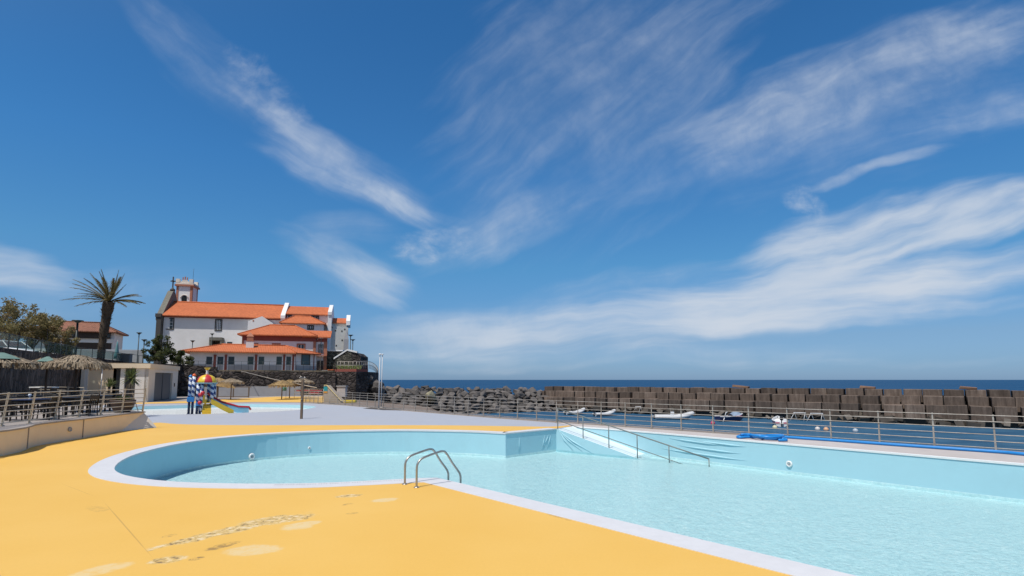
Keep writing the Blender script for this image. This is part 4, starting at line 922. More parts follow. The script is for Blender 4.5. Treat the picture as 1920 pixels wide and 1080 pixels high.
wall('basalt_retaining_wall', [TL, wm-Vector((.01, 0, 0))], [A(338, 684, TL.y).z, A(400, 688, wm.y).z], .5, MT['basalt'], 'taller end section of the dark basalt retaining wall beside the striped play tower')
cR = TR+Vector((.0, 0, 0))
wall('basalt_retaining_wall', [wm, wm.lerp(TR, .5), TR], [A(400, 696, wm.y).z, A(515, 696.5, (wm.y+TR.y)/2).z, A(628, 697.5, TR.y).z], .5, MT['basalt'], 'long dark basalt retaining wall below the low tiled roof house')
ga, gb = G(382, 744.2), G(563, 742.4); gh = [A(x, y, p.y).z for x, y, p in ((382, 725.5, ga), (472, 724.5, ga.lerp(gb, .5)), (563, 724.5, gb))]
wall('low_grey_wall', [ga, ga.lerp(gb, .5), gb], gh, .3, MT['concgrey'], 'low smooth grey concrete wall in front of the basalt retaining wall', z0=0)
fo = G(408, 745.3); o = thing('timber_frame', fo, 'low brown timber rail frame before the grey wall behind the play tower', 'timber frame')
Lf = (G(472, 744.5)-fo).length
for x in (0, Lf*.5, Lf): b = MB(); b.box((x, 0, .62), (.12, .12, 1.24)); b.build('post', MT['woodlight'], o)
b = MB(); b.box((Lf/2, 0, 1.29), (Lf+.5, .14, .10)); b.build('top_beam', MT['woodlight'], o); b = MB(); b.box((Lf/2, 0, .10), (Lf, .08, .10)); b.build('bottom_beam', MT['woodlight'], o)
# glass balustrade on the left wall
gm, nt, bs = newmat('greenish_balustrade_glass'); nt.nodes.remove(bs); out = nt.nodes['Material Output']
t_ = N(nt, 'ShaderNodeBsdfTransparent'); t_.inputs[0].default_value = (.80, .88, .87, 1); g_ = N(nt, 'ShaderNodeBsdfPrincipled'); g_.inputs['Base Color'].default_value = (.12, .20, .20, 1); g_.inputs['Roughness'].default_value = .08
mx = N(nt, 'ShaderNodeMixShader'); mx.inputs[0].default_value = .16; nt.links.new(t_.outputs[0], mx.inputs[1]); nt.links.new(g_.outputs[0], mx.inputs[2]); nt.links.new(mx.outputs[0], out.inputs['Surface'])
gb_ = thing('glass_balustrade', (0, 0, 0), 'greenish glass balustrade with dark posts along the top of the left basalt wall', 'balustrade')
LT = [Vector((p.x-.25, p.y+.12, h)) for p, h in zip(LW, LH)]
run = []
for i in range(len(LT)-1):
    k = max(2, int((LT[i+1]-LT[i]).length/1.9)); run += [LT[i].lerp(LT[i+1], j/k) for j in range(k)]
run.append(LT[-1])
for i, p in enumerate(run):
    b = MB(); b.box(p+Vector((0, 0, .45)), (.05, .05, .92)); b.build('post', MT['lampgreen'], gb_)
    if i < len(run)-1 and i % 9 < 9 and run[i].y < 64:
        q = run[i+1]; a = p.lerp(q, .05); c = p.lerp(q, .95); b = MB(); t2 = (c-a).normalized(); nn2 = Vector((-t2.y, t2.x, 0)).normalized()*.008
        b.add([a-nn2+Vector((0, 0, .08)), c-nn2+Vector((0, 0, .08)), c-nn2+Vector((0, 0, .86)), a-nn2+Vector((0, 0, .86)), a+nn2+Vector((0, 0, .08)), c+nn2+Vector((0, 0, .08)), c+nn2+Vector((0, 0, .86)), a+nn2+Vector((0, 0, .86))], [(0, 1, 2, 3), (7, 6, 5, 4), (3, 2, 6, 7), (0, 4, 5, 1)]); b.build('glass_panel', gm, gb_)
for zz in (.9,): b = MB(); b.tube([p+Vector((0, 0, zz)) for p in run], .022, 6); b.build('top_rail', MT['lampgreen'], gb_)
rr_ = thing('terrace_guard_rail', (0, 0, 0), 'thin dark guard rail on the basalt wall in front of the low white house', 'railing')
gpts = [Vector((p.x, p.y+.25, UZ)) for p in [TL.lerp(TR, t) for t in [i/22 for i in range(23)]]]
for p in gpts[:23]: b = MB(); b.tube([p, p+Vector((0, 0, 1.2))], .022, 5); b.build('post', MT['lampgreen'], rr_)
for zz in (.75, 1.18): b = MB(); b.tube([p+Vector((0, 0, zz)) for p in gpts], .018, 5); b.build('rail', MT['lampgreen'], rr_)
# ------------------------------------------------------------------ cream pavilion
cz0 = G(275.6, 754); cz1 = G(334.5, 746.2); cO = Vector((cz0.x, cz0.y, 0)); sdv = Vector((cz1.x-cz0.x, cz1.y-cz0.y, 0)); CL = sdv.length*.93; sdv.normalize()
pa = math.atan2(sdv.y, sdv.x); pav = thing('pavilion', cO, 'flat roofed cream pavilion with grey sliding doors beside the basalt wall', 'pavilion', rz=pa)
CH = A(270, 682, cO.y).z; CW = 5.6
# local x runs along the door side (away), local y to the left of it
b = MB(); b.span(0, CL, 0, .3, 0, .0001)
b = MB()
b.span(.0, 2.3, 0, .35, 0, CH-.45); b.span(CL-2.6, CL, 0, .35, 0, CH-.45); b.span(2.3, CL-2.6, 0, .35, 2.95, CH-.45); b.span(0, CL, CW-.3, CW, 0, CH-.45); b.span(CL-.3, CL, .35, CW-.3, 0, CH-.45)
b.span(2.3, CL-2.6, .5, .7, 0, 2.95); b.build('side_wall', MT['creamwhite'], pav)
b = MB(); b.span(-.25, CL+.1, -.15, CW+.2, CH-.45, CH); b.build('roof_slab', MT['cream'], pav)
b = MB(); b.span(-.1, CL-.1, 0.05, CW, CH, CH+.06); b.build('roof_gravel', MT['earth'], pav)
for i in range(4):
    x0 = 2.35+i*(CL-5.0)/4; x1 = 2.35+(i+1)*(CL-5.0)/4-.06; b = MB(); b.span(x0, x1, .12+.05*(i % 2), .2+.05*(i % 2), .05, 2.93); b.build('sliding_door', MT['charcoal'], pav)
fx = lambda f: f*CW
b = MB(); b.span(-.0, .32, .02, 1.1, 0, CH-.46); b.build('front_pier', MT['white'], pav)
b = MB(); b.span(.02, .30, 2.05, 2.4, 0, CH-.46); b.build('front_pier', MT['white'], pav)
b = MB(); b.span(.02, .30, CW-.55, CW-.02, 0, CH-.46); b.build('front_pier', MT['white'], pav)
b = MB(); b.span(.1, .24, 3.05, CW-.56, 0, CH-.46); b.build('front_panel', MT['cream'], pav)
b = MB(); b.span(.9, 1.0, 1.12, 3.0, 0, CH-.46); b.build('recessed_glazing', MT['charcoal'], pav)
b = MB(); b.tube([(-.05, 3.9, 0), (-.05, 3.9, CH-.46)], .05, 8); b.build('down_pipe', MT['whitepaint'], pav)
b = MB(); b.box((CL-1.6, -.03, 1.6), (.22, .06, .4)); b.build('switch_box', MT['black'], pav)
# ------------------------------------------------------------------ buildings
def win(root, x0, x1, z0, z1, y=0, fm='darkstone', fw=.22, pm='glassdark', bars=(1, 2), proud=.06, name='window'):
    b = MB(); yy0, yy1 = y-proud, y+.05
    b.span(x0-fw, x0, yy0, yy1, z0-fw, z1+fw); b.span(x1, x1+fw, yy0, yy1, z0-fw, z1+fw); b.span(x0, x1, yy0, yy1, z1, z1+fw); b.span(x0, x1, yy0-.03, yy1, z0-fw, z0)
    f = b.build(name, MT[fm], root)
    b = MB(); b.span(x0, x1, y-.015, y-.004, z0, z1); b.build('pane', MT[pm], f)
    if bars:
        b = MB(); nx, nz_ = bars; bw = .05
        for i in range(nx+1): xx = x0+(x1-x0)*i/nx; b.span(max(x0, xx-bw), min(x1, xx+bw), y-.04, y-.017, z0, z1)
        for i in range(1, nz_): zz = z0+(z1-z0)*i/nz_; b.span(x0, x1, y-.036, y-.016, zz-bw*.7, zz+bw*.7)
        b.build('glazing_bars', MT['whitepaint'] if fm != 'pinkred' else MT['white'], f)
    return f
def wpx(root, F_, x0, x1, ytop, ybot, y=0, **k):
    a, z1 = F_.at(x0, ytop, y); c, z0 = F_.at(x1, ybot, y); fw = k.get('fw', .22); return win(root, a+fw, c-fw, z0+fw, z1-fw, y, **k)
def roof(name, root, eave, ridge, mat, th=.16, fasc='rust'):
    """hip / gable roof from an eave loop (list of xyz) and ridge (2 points); faces by nearest ridge end"""
    b = MB(); n = len(eave); e = [Vector(p) for p in eave]; r0, r1 = [Vector(p) for p in ridge]
    vs = e+[r0, r1]+[p-Vector((0, 0, th)) for p in e]; fs = []
    near = [0 if (p-r0).length < (p-r1).length else 1 for p in e]
    for i in range(n):
        j = (i+1) % n
        if near[i] == near[j]: fs.append((i, j, n+near[i]))
        else: fs.append((i, j, n+near[j], n+near[i]))
        fs.append((i, n+2+i, n+2+j, j))
    fs.append(tuple(n+2+i for i in range(n))); b.add(vs, fs); o = b.build(name, mat, root)
    rb_ = MB(); rb_.tube([r0+Vector((0, 0, .03)), r1+Vector((0, 0, .03))], .13, 6)
    for i, p in enumerate(e):
        if (p-[r0, r1][near[i]]).length > .5: rb_.tube([p+Vector((0, 0, .02)), [r0, r1][near[i]]+Vector((0, 0, .03))], .10, 6)
    rb_.build('ridge_tiles', MT['tile'] if mat == MT['tile'] else mat, o); return o
# church nave
aC = R(15.5); cO = A(303, 660, 105); cO.z = UZ; CH_ = thing('church', cO, 'long white church with orange tiled roof, dark basalt gable and battlemented bell tower', 'church', rz=aC); FC = Fac(cO, aC)
sN, zE = FC.at(529, 596.5); _, zE0 = FC.at(303, 590.5); zE = (zE+zE0)/2
NW = 11.0; zR = FC.at(400, 569.3, NW/2)[1]
b = MB(); b.span(0, sN, 0, NW, 0, zE-.02)
b.add([(0, 0, zE-.02), (0, NW, zE-.02), (0, NW/2, zR-.1), (sN, 0, zE-.02), (sN, NW, zE-.02), (sN, NW/2, zR-.1)], [(0, 2, 1), (3, 4, 5)]); b.build('nave_wall', MT['white'], CH_)
b = MB(); ov = .75
def gable_roof(b, x0, x1, y0, y1, ze, zr, th=.18):
    ym = (y0+y1)/2; sl_ = (zr-ze)/((y1-y0)/2); dz = -sl_*ov
    vs = []
    for x in (x0, x1): vs += [(x, y0-ov, ze+dz), (x, ym, zr), (x, y1+ov, ze+dz), (x, y0-ov, ze+dz-th), (x, ym, zr-th), (x, y1+ov, ze+dz-th)]
    b.add(vs, [(0, 6, 7, 1), (1, 7, 8, 2), (3, 4, 10, 9), (4, 5, 11, 10), (0, 3, 9, 6), (2, 8, 11, 5), (0, 1, 4, 3), (1, 2, 5, 4), (6, 9, 10, 7), (7, 10, 11, 8)])
gable_roof(b, -.1, sN-.2, 0, NW, zE+.35, zR+.1); rf = b.build('nave_roof', MT['tile'], CH_)
b = MB(); b.tube([(-.1, NW/2, zR+.14), (sN-.2, NW/2, zR+.14)], .15, 6); b.build('ridge_tiles', MT['tile'], rf)
b = MB(); b.span(.02, sN, -.28, -.02, zE-.42, zE-.02); b.build('cornice', MT['pinkred'], CH_)
b = MB(); b.span(.02, .95, -.08, 0, 0, zE-.45); b.build('corner_pilaster', MT['white'], CH_)
# basalt front gable seen from the side
b = MB(); t0 = -1.1; hR = zR+2.3
prof = [(-.5, 0), (-.5, zE-1.2), (-.9, zE-1.0), (-.9, zE-.6), (-.4, zE+.1), (NW/2-.8, hR-.3), (NW/2-.3, hR), (NW/2+.3, hR), (NW/2+.8, hR-.3), (NW+.4, zE+.1), (NW+.5, 0)]
vs = [(t0, y, z) for y, z in prof]+[(-.12, y, z) for y, z in prof]; k = len(prof)
b.add(vs, [(i, i+1, k+i+1, k+i) for i in range(k-1)]+[tuple(range(k))[::-1], tuple(range(k, 2*k))]); b.build('front_gable', MT['greystone'], CH_)
b = MB(); b.span(-.95, -.14, -.95, -.52, 0, zE-.5); b.span(-1.15, -.14, -1.1, -.5, zE-.5, zE+.15); b.build('basalt_buttress', MT['darkstone'], CH_)
b = MB(); zc = hR; b.lathe([(.5, zc), (.45, zc+.35), (.22, zc+.5), (.12, zc+.8)], (-.45, NW/2, 0), 10); b.span(-.55, -.35, NW/2-.1, NW/2+.1, zc+.75, zc+2.9); b.span(-.55, -.35, NW/2-.55, NW/2+.55, zc+1.9, zc+2.1); b.span(-.9, -.56, NW/2-.1, NW/2+.1, zc+1.9, zc+2.1); b.span(-.34, 0, NW/2-.1, NW/2+.1, zc+1.9, zc+2.1); b.build('cross', MT['darkstone'], CH_)
wpx(CH_, FC, 310, 326, 595.5, 618.5, bars=(2, 3)); wpx(CH_, FC, 403.5, 416, 598, 621, bars=(3, 5))
b = MB(); a, z1 = FC.at(397, 633.5); c, _ = FC.at(420, 640); b.span(a, c, -1.9, .0, z1-.6, z1); b.build('porch_lintel', MT['greystone'], CH_)
b = MB(); b.span(a+.3, c-.3, -.05, -.01, 0, z1-.65); b.build('door', MT['darkstone'], CH_)
b = MB(); b.span(a, a+.3, -1.85, -.05, 0, z1-.62); b.span(c-.3, c, -1.85, -.05, 0, z1-.62); b.build('porch_wall', MT['greystone'], CH_)
b = MB(); a, z1 = FC.at(426, 640); b.span(a, a+.9, -.05, 0, z1-.9, z1-.1); b.build('wall_vent', MT['glassdark'], CH_)
# bell tower behind the roof
yT = NW-1.0; xa, _ = FC.at(330.2, 560, yT); xb, _ = FC.at(359.5, 560, yT); zt = FC.at(345, 536.5, yT)[1]; TD = 4.0
b = MB(); b.span(xa, xb, yT, yT+TD, 0, zt); tw_ = b.build('bell_tower', MT['white'], CH_)
b = MB()
for x0, x1, y0, y1 in ((xa-.06, xa+.34, yT-.08, yT+.3), (xb-.38, xb+.06, yT-.08, yT+.45), (xb-.3, xb+.06, yT+TD-.5, yT+TD+.06)): b.span(x0, x1, y0, y1, zR-3, zt-.02)
b.build('corner_strip', MT['rust'], tw_)
b = MB(); b.span(xa-.35, xb+.35, yT-.35, yT+TD+.35, zt, zt+.35); b.build('cornice', MT['rust'], tw_)
b = MB(); b.span(xa-.2, xb+.2, yT-.2, yT+TD+.2, zt+.35, zt+.7)
for x in (xa-.2, xb-.6):
    for y in (yT-.22, yT+TD-.6): b.span(x, x+.7, y, y+.7, zt+.7, zt+1.5)
xm = (xa+xb)/2
b.add([(xm-1.0, yT-.1, zt+.7), (xm+1.0, yT-.1, zt+.7), (xm+.35, yT-.1, zt+1.3), (xm-.35, yT-.1, zt+1.3), (xm-1.0, yT+.2, zt+.7), (xm+1.0, yT+.2, zt+.7), (xm+.35, yT+.2, zt+1.3), (xm-.35, yT+.2, zt+1.3)], [(0, 1, 2, 3), (7, 6, 5, 4), (3, 2, 6, 7), (0, 3, 7, 4), (1, 5, 6, 2)]); b.build('battlements', MT['creamwhite'], tw_)
b = MB(); b.span(xm-.5, xm-.3, yT, yT+.1, zt+1.31, zt+1.9); b.span(xm+.3, xm+.5, yT, yT+.1, zt+1.31, zt+1.9); b.span(xm-.12, xm+.12, yT, yT+.1, zt+1.31, zt+2.05); b.build('crest', MT['rust'], tw_)
zb = FC.at(345, 566, yT)[1]; b = MB(); ax, az = FC.at(345.6, 558.8, yT); pts = [(ax+.5*math.cos(t), az-.0+.5*math.sin(t)) for t in [i*math.pi/10 for i in range(11)]]+[(ax-.5, az-1.8), (ax+.5, az-1.8)]
b.add([(x, yT-.02, z) for x, z in pts], [tuple(range(len(pts)))]); b.build('belfry_opening', MT['glassdark'], tw_)
pts2 = [(ax+.68*math.cos(t), az+.68*math.sin(t)) for t in [i*math.pi/10 for i in range(11)]]; b = MB(); b.tube([(x, yT-.03, z) for x, z in pts2], .1, 6); b.build('arch_moulding', MT['creamwhite'], tw_)
b = MB(); b.tube([((xb+xa)/2+1.2, yT+1, zt+1.2), ((xb+xa)/2+1.25, yT+1, zt+4.0)], .03, 5); b.build('antenna', MT['lampgreen'], tw_)
# chancel (second roof section) and white parapet gables
sK, zK = FC.at(616, 590.8, .8); zKr = FC.at(575, 575.8, NW/2)[1]
b = MB(); b.span(sN+.62, sK, .8, NW-.8, 0, zK-.02); b.build('chancel_wall', MT['white'], CH_)
b = MB(); ov = .5; gable_roof(b, sN+.6, sK-.05, .8, NW-.8, zK+.25, zKr+.1); b.build('chancel_roof', MT['tile'], CH_)
for x0, x1, zz, ze_ in ((sN-.22, sN+.6, zR+.65, zE+.1), (sK-.06, sK+.7, zKr+.6, zK+.1)):
    b = MB(); pr_ = [(-.5, 0), (-.5, ze_-.2), (-.7, ze_-.2), (-.7, ze_+.4), (NW/2-.3, zz), (NW/2+.3, zz), (NW+.6, ze_+.4), (NW+.6, 0)]; k = len(pr_)
    b.add([(x0, y, z) for y, z in pr_]+[(x1, y, z) for y, z in pr_], [(i, (i+1) % k, k+(i+1) % k, k+i) for i in range(k)]+[tuple(range(k))[::-1], tuple(range(k, 2*k))]); b.build('parapet_gable', MT['whitepaint'], CH_)
wpx(CH_, FC, 532, 546.5, 589.6, 602.5, .79, bars=(2, 2)); wpx(CH_, FC, 583.5, 598, 591.5, 604, .79, bars=(2, 2))
# transept gable wall
yG = -3.2; g0, gz0 = FC.at(465, 602, yG); g1_, gz1 = FC.at(512, 606, yG); gx, gzt = FC.at(491.5, 593, yG)
b = MB(); pr_ = [(g0, 0), (g1_, 0), (g1_, gz1), (gx, gzt), (g0, gz0)]; k = 5
b.add([(x, yG, z) for x, z in pr_]+[(x, -.02, z) for x, z in pr_], [(0, 1, 2, 3, 4), (9, 8, 7, 6, 5)]+[(i, (i+1) % k, k+(i+1) % k, k+i) for i in range(k)]); b.build('transept', MT['whitepaint'], CH_)
b = MB(); x, z = FC.at(475, 601, yG); b.span(x-.12, x+.12, yG-.05, yG, z-.15, z+.1); x, z = FC.at(513, 606, yG); b.build('gutter_spout', MT['rust'], CH_)
# sacristy with hipped roof in front of the chancel
yS = -2.6; s0_, zs = FC.at(524, 605.5, yS); s1_, zs1 = FC.at(610.5, 606.5, yS); zs = (zs+zs1)/2; zsr = FC.at(563, 593, yS+3)[1]; ra, _ = FC.at(553, 593, yS+3); rb2, _ = FC.at(580, 593, yS+3)
sac = CH_
b = MB(); b.span(s0_+.5, s1_-.4, yS, 0.6, 0, zs-.05); b.build('sacristy_wall', MT['white'], sac)
roof('sacristy_roof', sac, [(s0_, yS-.5, zs), (s1_+.1, yS-.5, zs), (s1_+.1, 1.5, zs), (s0_, 1.5, zs)], [(ra, yS+2.4, zsr), (rb2, yS+2.4, zsr)], MT['tile'])
wpx(sac, FC, 576.3, 588.5, 609.3, 618.6, yS, bars=(2, 1))
# apse block at the right end with own roof and tall weathered wall
yA = 2.0; a0, za = FC.at(622, 605.5, yA); a1, zA1 = FC.at(650, 605, yA); zAr = FC.at(636, 596.5, yA+3)[1]
b = MB(); b.span(a0, a1, yA, yA+7, 0, za-.02); b.build('apse_wall', MT['creamwhite'], CH_)
b = MB(); ov = .35; gable_roof(b, a0-.1, a1-.1, yA, yA+6, za+.2, zAr); b.build('apse_roof', MT['tile'], CH_)
b = MB(); pr_ = [(yA-.4, za-.4), (yA-.4, za+.5), (yA+2.7, zAr+.7), (yA+3.3, zAr+.7), (yA+6.4, za+.5), (yA+6.4, za-.4)]; k = len(pr_)
b.add([(a1-.1, y, z) for y, z in pr_]+[(a1+.7, y, z) for y, z in pr_], [(i, (i+1) % k, k+(i+1) % k, k+i) for i in range(k)]+[tuple(range(k))[::-1], tuple(range(k, 2*k))]); b.build('parapet_gable', MT['whitepaint'], CH_)
yW = .2; pw = [(613.5, 657.5), (652.5, 657.5), (652.8, 614), (646, 613.5), (632, 611.5), (621, 608.5), (613.5, 605)]; pw = [FC.at(x, y, yW) for x, y in pw]; pw[0] = (pw[0][0], 0); pw[1] = (pw[1][0], 0); k = len(pw)
b = MB(); b.add([(x, yW, z) for x, z in pw]+[(x, yA-.05, z) for x, z in pw], [tuple(range(k)), tuple(range(2*k-1, k-1, -1))]+[(i, (i+1) % k, k+(i+1) % k, k+i) for i in range(k)]); b.build('yard_wall', MT['oldwhite'], CH_)
x, z = FC.at(649, 640, yW); b = MB(); b.add([(x-.5, yW-.5, 0), (x+.6, yW-.5, 0), (x+.6, yW-.02, 0), (x-.5, yW-.02, 0), (x-.45, yW-.4, z+.4), (x+.5, yW-.4, z+.4), (x+.05, yW-.03, z+2.6)], [(0, 1, 5, 4), (4, 5, 6), (0, 4, 6, 3), (1, 2, 6, 5)]); b.build('buttress', MT['concgrey'], CH_)
for px, py in ((622.5, 614), (629, 620), (641, 621), (646.5, 617.5), (641.5, 638), (630.5, 648)):
    x, z = FC.at(px, py, yW); b = MB(); b.span(x-.14, x+.14, yW-.03, yW, z-.16, z+.16); b.build('putlog_hole', MT['darkstone'], CH_)
# two storey house with red frieze
aM = R(15.5); mO = A(453.5, 660, 93); mO.z = UZ; MH = thing('red_trim_house', mO, 'white two storey house with wide dark red frieze and hipped orange roof', 'house', rz=aM); FM = Fac(mO, aM)
x1, zm = FM.at(592, 629.5); _, zm0 = FM.at(453, 627.3); zm = (zm+zm0)/2; x2, _ = FM.at(613.5, 632, .2)
b = MB(); b.span(0, x1, 0, 8, 0, zm-.02); b.build('wall', MT['white'], MH)
b = MB(); b.span(x1, x2, .35, 8, 0, zm-.35); b.build('side_bay', MT['white'], MH)
zf = FM.at(500, 639, 0)[1]; b = MB(); b.span(-.06, x1+.06, -.06, 0, zf, zm-.04); b.span(x1+.06, x2+.05, .29, .35, zf, zm-.36); b.build('frieze', MT['pinkred'], MH)
b = MB(); b.span(-.06, .25, -.08, 0, 0, zf); b.span(x1-.35, x1+.08, -.08, .34, 0, zf); b.build('corner_strip', MT['rust'], MH)
b = MB(); b.span(x2-.5, x2+.06, .27, .35, 0, zf); b.build('corner_strip', MT['rust'], MH)
zrm = FM.at(530, 610, 4)[1]; rm0, _ = FM.at(506, 610, 4); rm1, _ = FM.at(553, 610, 4)
roof('roof', MH, [(-.7, -.7, zm), (x1+.3, -.7, zm), (x1+.3, 8.7, zm), (-.7, 8.7, zm)], [(rm0, 4, zrm), (rm1, 4, zrm)], MT['tile'])
zb2 = FM.at(600, 631.2, 0)[1]; zb3 = FM.at(600, 619.5, 3.3)[1]; b = MB(); b.add([(x1-2.2, -.3, zb2-.05), (x2+.6, -.3, zb2-.05), (x2+.6, 4, zb3), (x1-3.5, 4, zb3), (x1-2.2, -.3, zb2-.25), (x2+.6, -.3, zb2-.25), (x2+.6, 4, zb3-.2), (x1-3.5, 4, zb3-.2)], [(0, 1, 2, 3), (0, 4, 5, 1), (1, 5, 6, 2), (7, 6, 5, 4)]); b.build('bay_roof', MT['tile'], MH)
wpx(MH, FM, 556.5, 572.5, 644, 656, fm='rust', bars=(2, 1)); wpx(MH, FM, 471, 484, 643.2, 650, fm='rust', bars=None); wpx(MH, FM, 510, 526, 643.2, 650, fm='rust', bars=None)
wpx(MH, FM, 597, 606, 645.5, 663, .35, fm='darkstone', fw=.12, bars=(1, 2), pm='glassblue')
a, z1 = FM.at(594.5, 676, .35); c, _ = FM.at(606.5, 690, .35); b = MB(); b.span(a, c, .28, .35, 0, z1); b.build('door', M('dark_brown_door', (.035, .02, .018), .6, .2, 6, .1), MH)
b = MB(); b.span(a-.4, c+.5, -.55, .3, z1+.75, z1+.87); b.build('door_canopy', MT['rust'], MH)
b = MB(); b.tube([(x1+.25, .2, zf+.4), (x1+.9, .2, zf+.95), (x1+.9, .2, 0)], .05, 6); b.build('down_pipe', MT['whitepaint'], MH)
# low house with verandah windows
lO = A(354, 690, 82); lO.z = UZ; lB = A(551, 690, 87.6); aL = math.atan2(lB.y-lO.y, lB.x-lO.x); LHs = thing('low_tiled_house', lO, 'long low pale house with orange tiled hip roof and red window piers', 'house', rz=aL); FL = Fac(lO, aL)
xl, zl = FL.at(551, 660.0); _, zl0 = FL.at(354, 657.5); zl = (zl+zl0)/2; fl_ = math.atan2(1, 1)
ang2 = R(58)-aL; Lr = 4.3; ex, ey = xl+Lr*math.cos(ang2), Lr*math.sin(ang2)
b = MB(); b.prism([(0, 0), (xl, 0), (ex, ey), (ex-1.5, ey+3), (0, 7)], -.3, zl-.02); b.build('wall', MT['white'], LHs)
b = MB(); b.prism([(-.0, -.05), (xl+.02, -.05), (ex+.05, ey), (ex, ey+.06), (xl-.02, 0.0), (0, 0)], -.3, .9); b.build('plinth', MT['concgrey'], LHs)
zlr = FL.at(470, 647, 3.2)[1]; r0_, _ = FL.at(416, 646, 3.2); r1_, _ = FL.at(536, 647.5, 3.2)
roof('roof', LHs, [(-1.0, -.85, zl-.1), (xl+.35, -.85, zl-.1), (ex+.75, ey-.35, zl-.1), (ex-1, ey+3.6, zl-.1), (-1.0, 7.6, zl-.1)], [(r0_, 3.2, zlr), (r1_, 3.2, zlr)], MT['tile'])
xc_, zc_ = FL.at(468.5, 649, 1.9); b = MB(); b.span(xc_-.55, xc_+.55, 1.6, 2.5, zc_-.9, zc_+.75); ch = b.build('chimney', MT['white'], LHs); b = MB(); b.span(xc_-.58, xc_+.58, 1.56, 2.54, zc_+.75, zc_+.9); b.span(xc_-.45, xc_+.45, 1.65, 2.45, zc_+.9, zc_+1.5); b.add([(xc_-.55, 1.6, zc_+1.5), (xc_+.55, 1.6, zc_+1.5), (xc_+.55, 2.5, zc_+1.5), (xc_-.55, 2.5, zc_+1.5), (xc_, 2.05, zc_+2.2)], [(0, 1, 4), (1, 2, 4), (2, 3, 4), (3, 0, 4)]); b.build('chimney_cap', MT['rust'], ch)
for x0, x1w in ((386.5, 399.5), (406.5, 420), (427, 439.5), (464, 476.5), (483.5, 495.5), (518, 530), (535.5, 547.5)): wpx(LHs, FL, x0, x1w, 668, 684.5, fm='white', fw=.05, pm='glassdark' if x1w < 445 else 'glassgreen', bars=None, proud=.03)
for px0, px1 in ((401, 404.6), (421.8, 425), (478.3, 481.8), (531.2, 534), (548.3, 551)):
    a, zt_ = FL.at(px0, 665); c, _ = FL.at(px1, 690); b = MB(); b.span(a, c, -.16, -.05, .1, zt_); p_ = b.build('window_pier', MT['pinkred'], LHs); b = MB(); b.span(a-.16, a, -.13, -.05, .1, zt_-.3); b.span(c, c+.16, -.13, -.05, .1, zt_-.3); b.build('pier_trim', MT['whitepaint'], p_)
# window on the angled end
t1, t2 = .36, .66; wroot = bpy.data.objects.new('end_window', None)
def angled(b, u0, u1, z0, z1, pr):
    d = Vector((math.cos(ang2), math.sin(ang2), 0)); n_ = Vector((math.sin(ang2), -math.cos(ang2), 0)); p = Vector((xl, 0, 0)); m_ = Matrix(((d.x, n_.x, 0), (d.y, n_.y, 0), (0, 0, 1)))
    b.box(p+d*(u0+u1)/2*Lr+n_*pr/2+Vector((0, 0, (z0+z1)/2)), ((u1-u0)*Lr, pr, z1-z0), rot=m_)
b = MB(); angled(b, .33, .36, 1.0, 2.75, .06); angled(b, .69, .72, 1.0, 2.75, .06); angled(b, .36, .69, 2.65, 2.75, .06); angled(b, .36, .69, 1.0, 1.1, .07); fw_ = b.build('window', MT['darkstone'], LHs); b = MB(); angled(b, .36, .69, 1.1, 2.65, .02); b.build('pane', MT['glassblue'], fw_)
b = MB(); angled(b, .88, .91, .3, 2.9, .08); angled(b, .04, .08, .3, 2.9, .08); b.build('corner_post', MT['pinkred'], LHs)
# old house at the far left
aH = R(24); hO = A(60, 660, 86); hO.z = UZ; OH = thing('old_balcony_house', hO, 'old house with brown tiled roof and dark timber balcony behind the palm', 'house', rz=aH); FH = Fac(hO, aH)
xh, zh = FH.at(215, 623); zbal, zb1 = FH.at(150, 634)[1], FH.at(150, 642)[1]
b = MB(); b.span(0, xh, 0, 6, 0, zh-.05); b.build('wall', MT['white'], OH)
zhr = FH.at(150, 604, 3)[1]; rh1, _ = FH.at(188, 605, 3)
roof('roof', OH, [(-1, -1.2, zh), (xh+.6, -1.2, zh), (xh+.6, 7, zh), (-1, 7, zh)], [(3, 3, zhr), (rh1, 3, zhr)], MT['tileold'])
b = MB(); x0, _ = FH.at(122, 630); b.span(x0, xh-.5, -.5, 0, zbal, zh-.2); b.build('timber_balcony', MT['wood'], OH)
for q0_, q1_ in ((131, 141), (197, 207)): a, _ = FH.at(q0_, 630); c, _ = FH.at(q1_, 630); b = MB(); b.span(a, c, -.53, -.5, zbal+.2, zh-.4); b.build('window', MT['glassdark'], OH)
b = MB(); b.span(x0, xh, -.15, 0, zb1, zbal-.02); b.build('white_band', MT['white'], OH); b = MB(); b.span(x0, xh-.3, -.1, 0, 0, zb1-.02); b.build('ground_floor_front', MT['wood'], OH)
for q0_ in (85, 100): a, zz = FH.at(q0_, 636); b = MB(); b.span(a, a+.9, -.04, 0, zz-1.2, zz); b.build('window', MT['glassdark'], OH)
wp0, wp1 = A(92, 660, 72), A(270, 662, 79)
wall('white_boundary_wall', [Vector((wp0.x-20, wp0.y-6, 0)), Vector((wp0.x, wp0.y, 0)), Vector((wp1.x, wp1.y, 0))], [A(92, 656, 72).z, A(92, 655.5, 72).z, A(270, 657.5, 79).z], .3, MT['oldwhite'], 'long low white boundary wall behind the palm trunk', z0=UZ-.1, cap=(MT['whitepaint'], .12))
ub = A(234, 668, 62); ub.z = UZ; o = thing('utility_cabinet', ub, 'dark grey roadside utility cabinet behind the railing right of the palm', 'cabinet'); b = MB(); b.box((0, 0, .75), (1.4, .5, 1.5)); b.build('body', MT['charcoal'], o, bevel=.02)
for s in (-1, 1): b = MB(); b.box((s*.34, -.26, .75), (.62, .02, 1.3)); b.build('door', MT['charcoal'], o)
b = MB(); b.box((0, 0, 1.53), (1.5, .6, .06)); b.build('lid', MT['galv'], o)
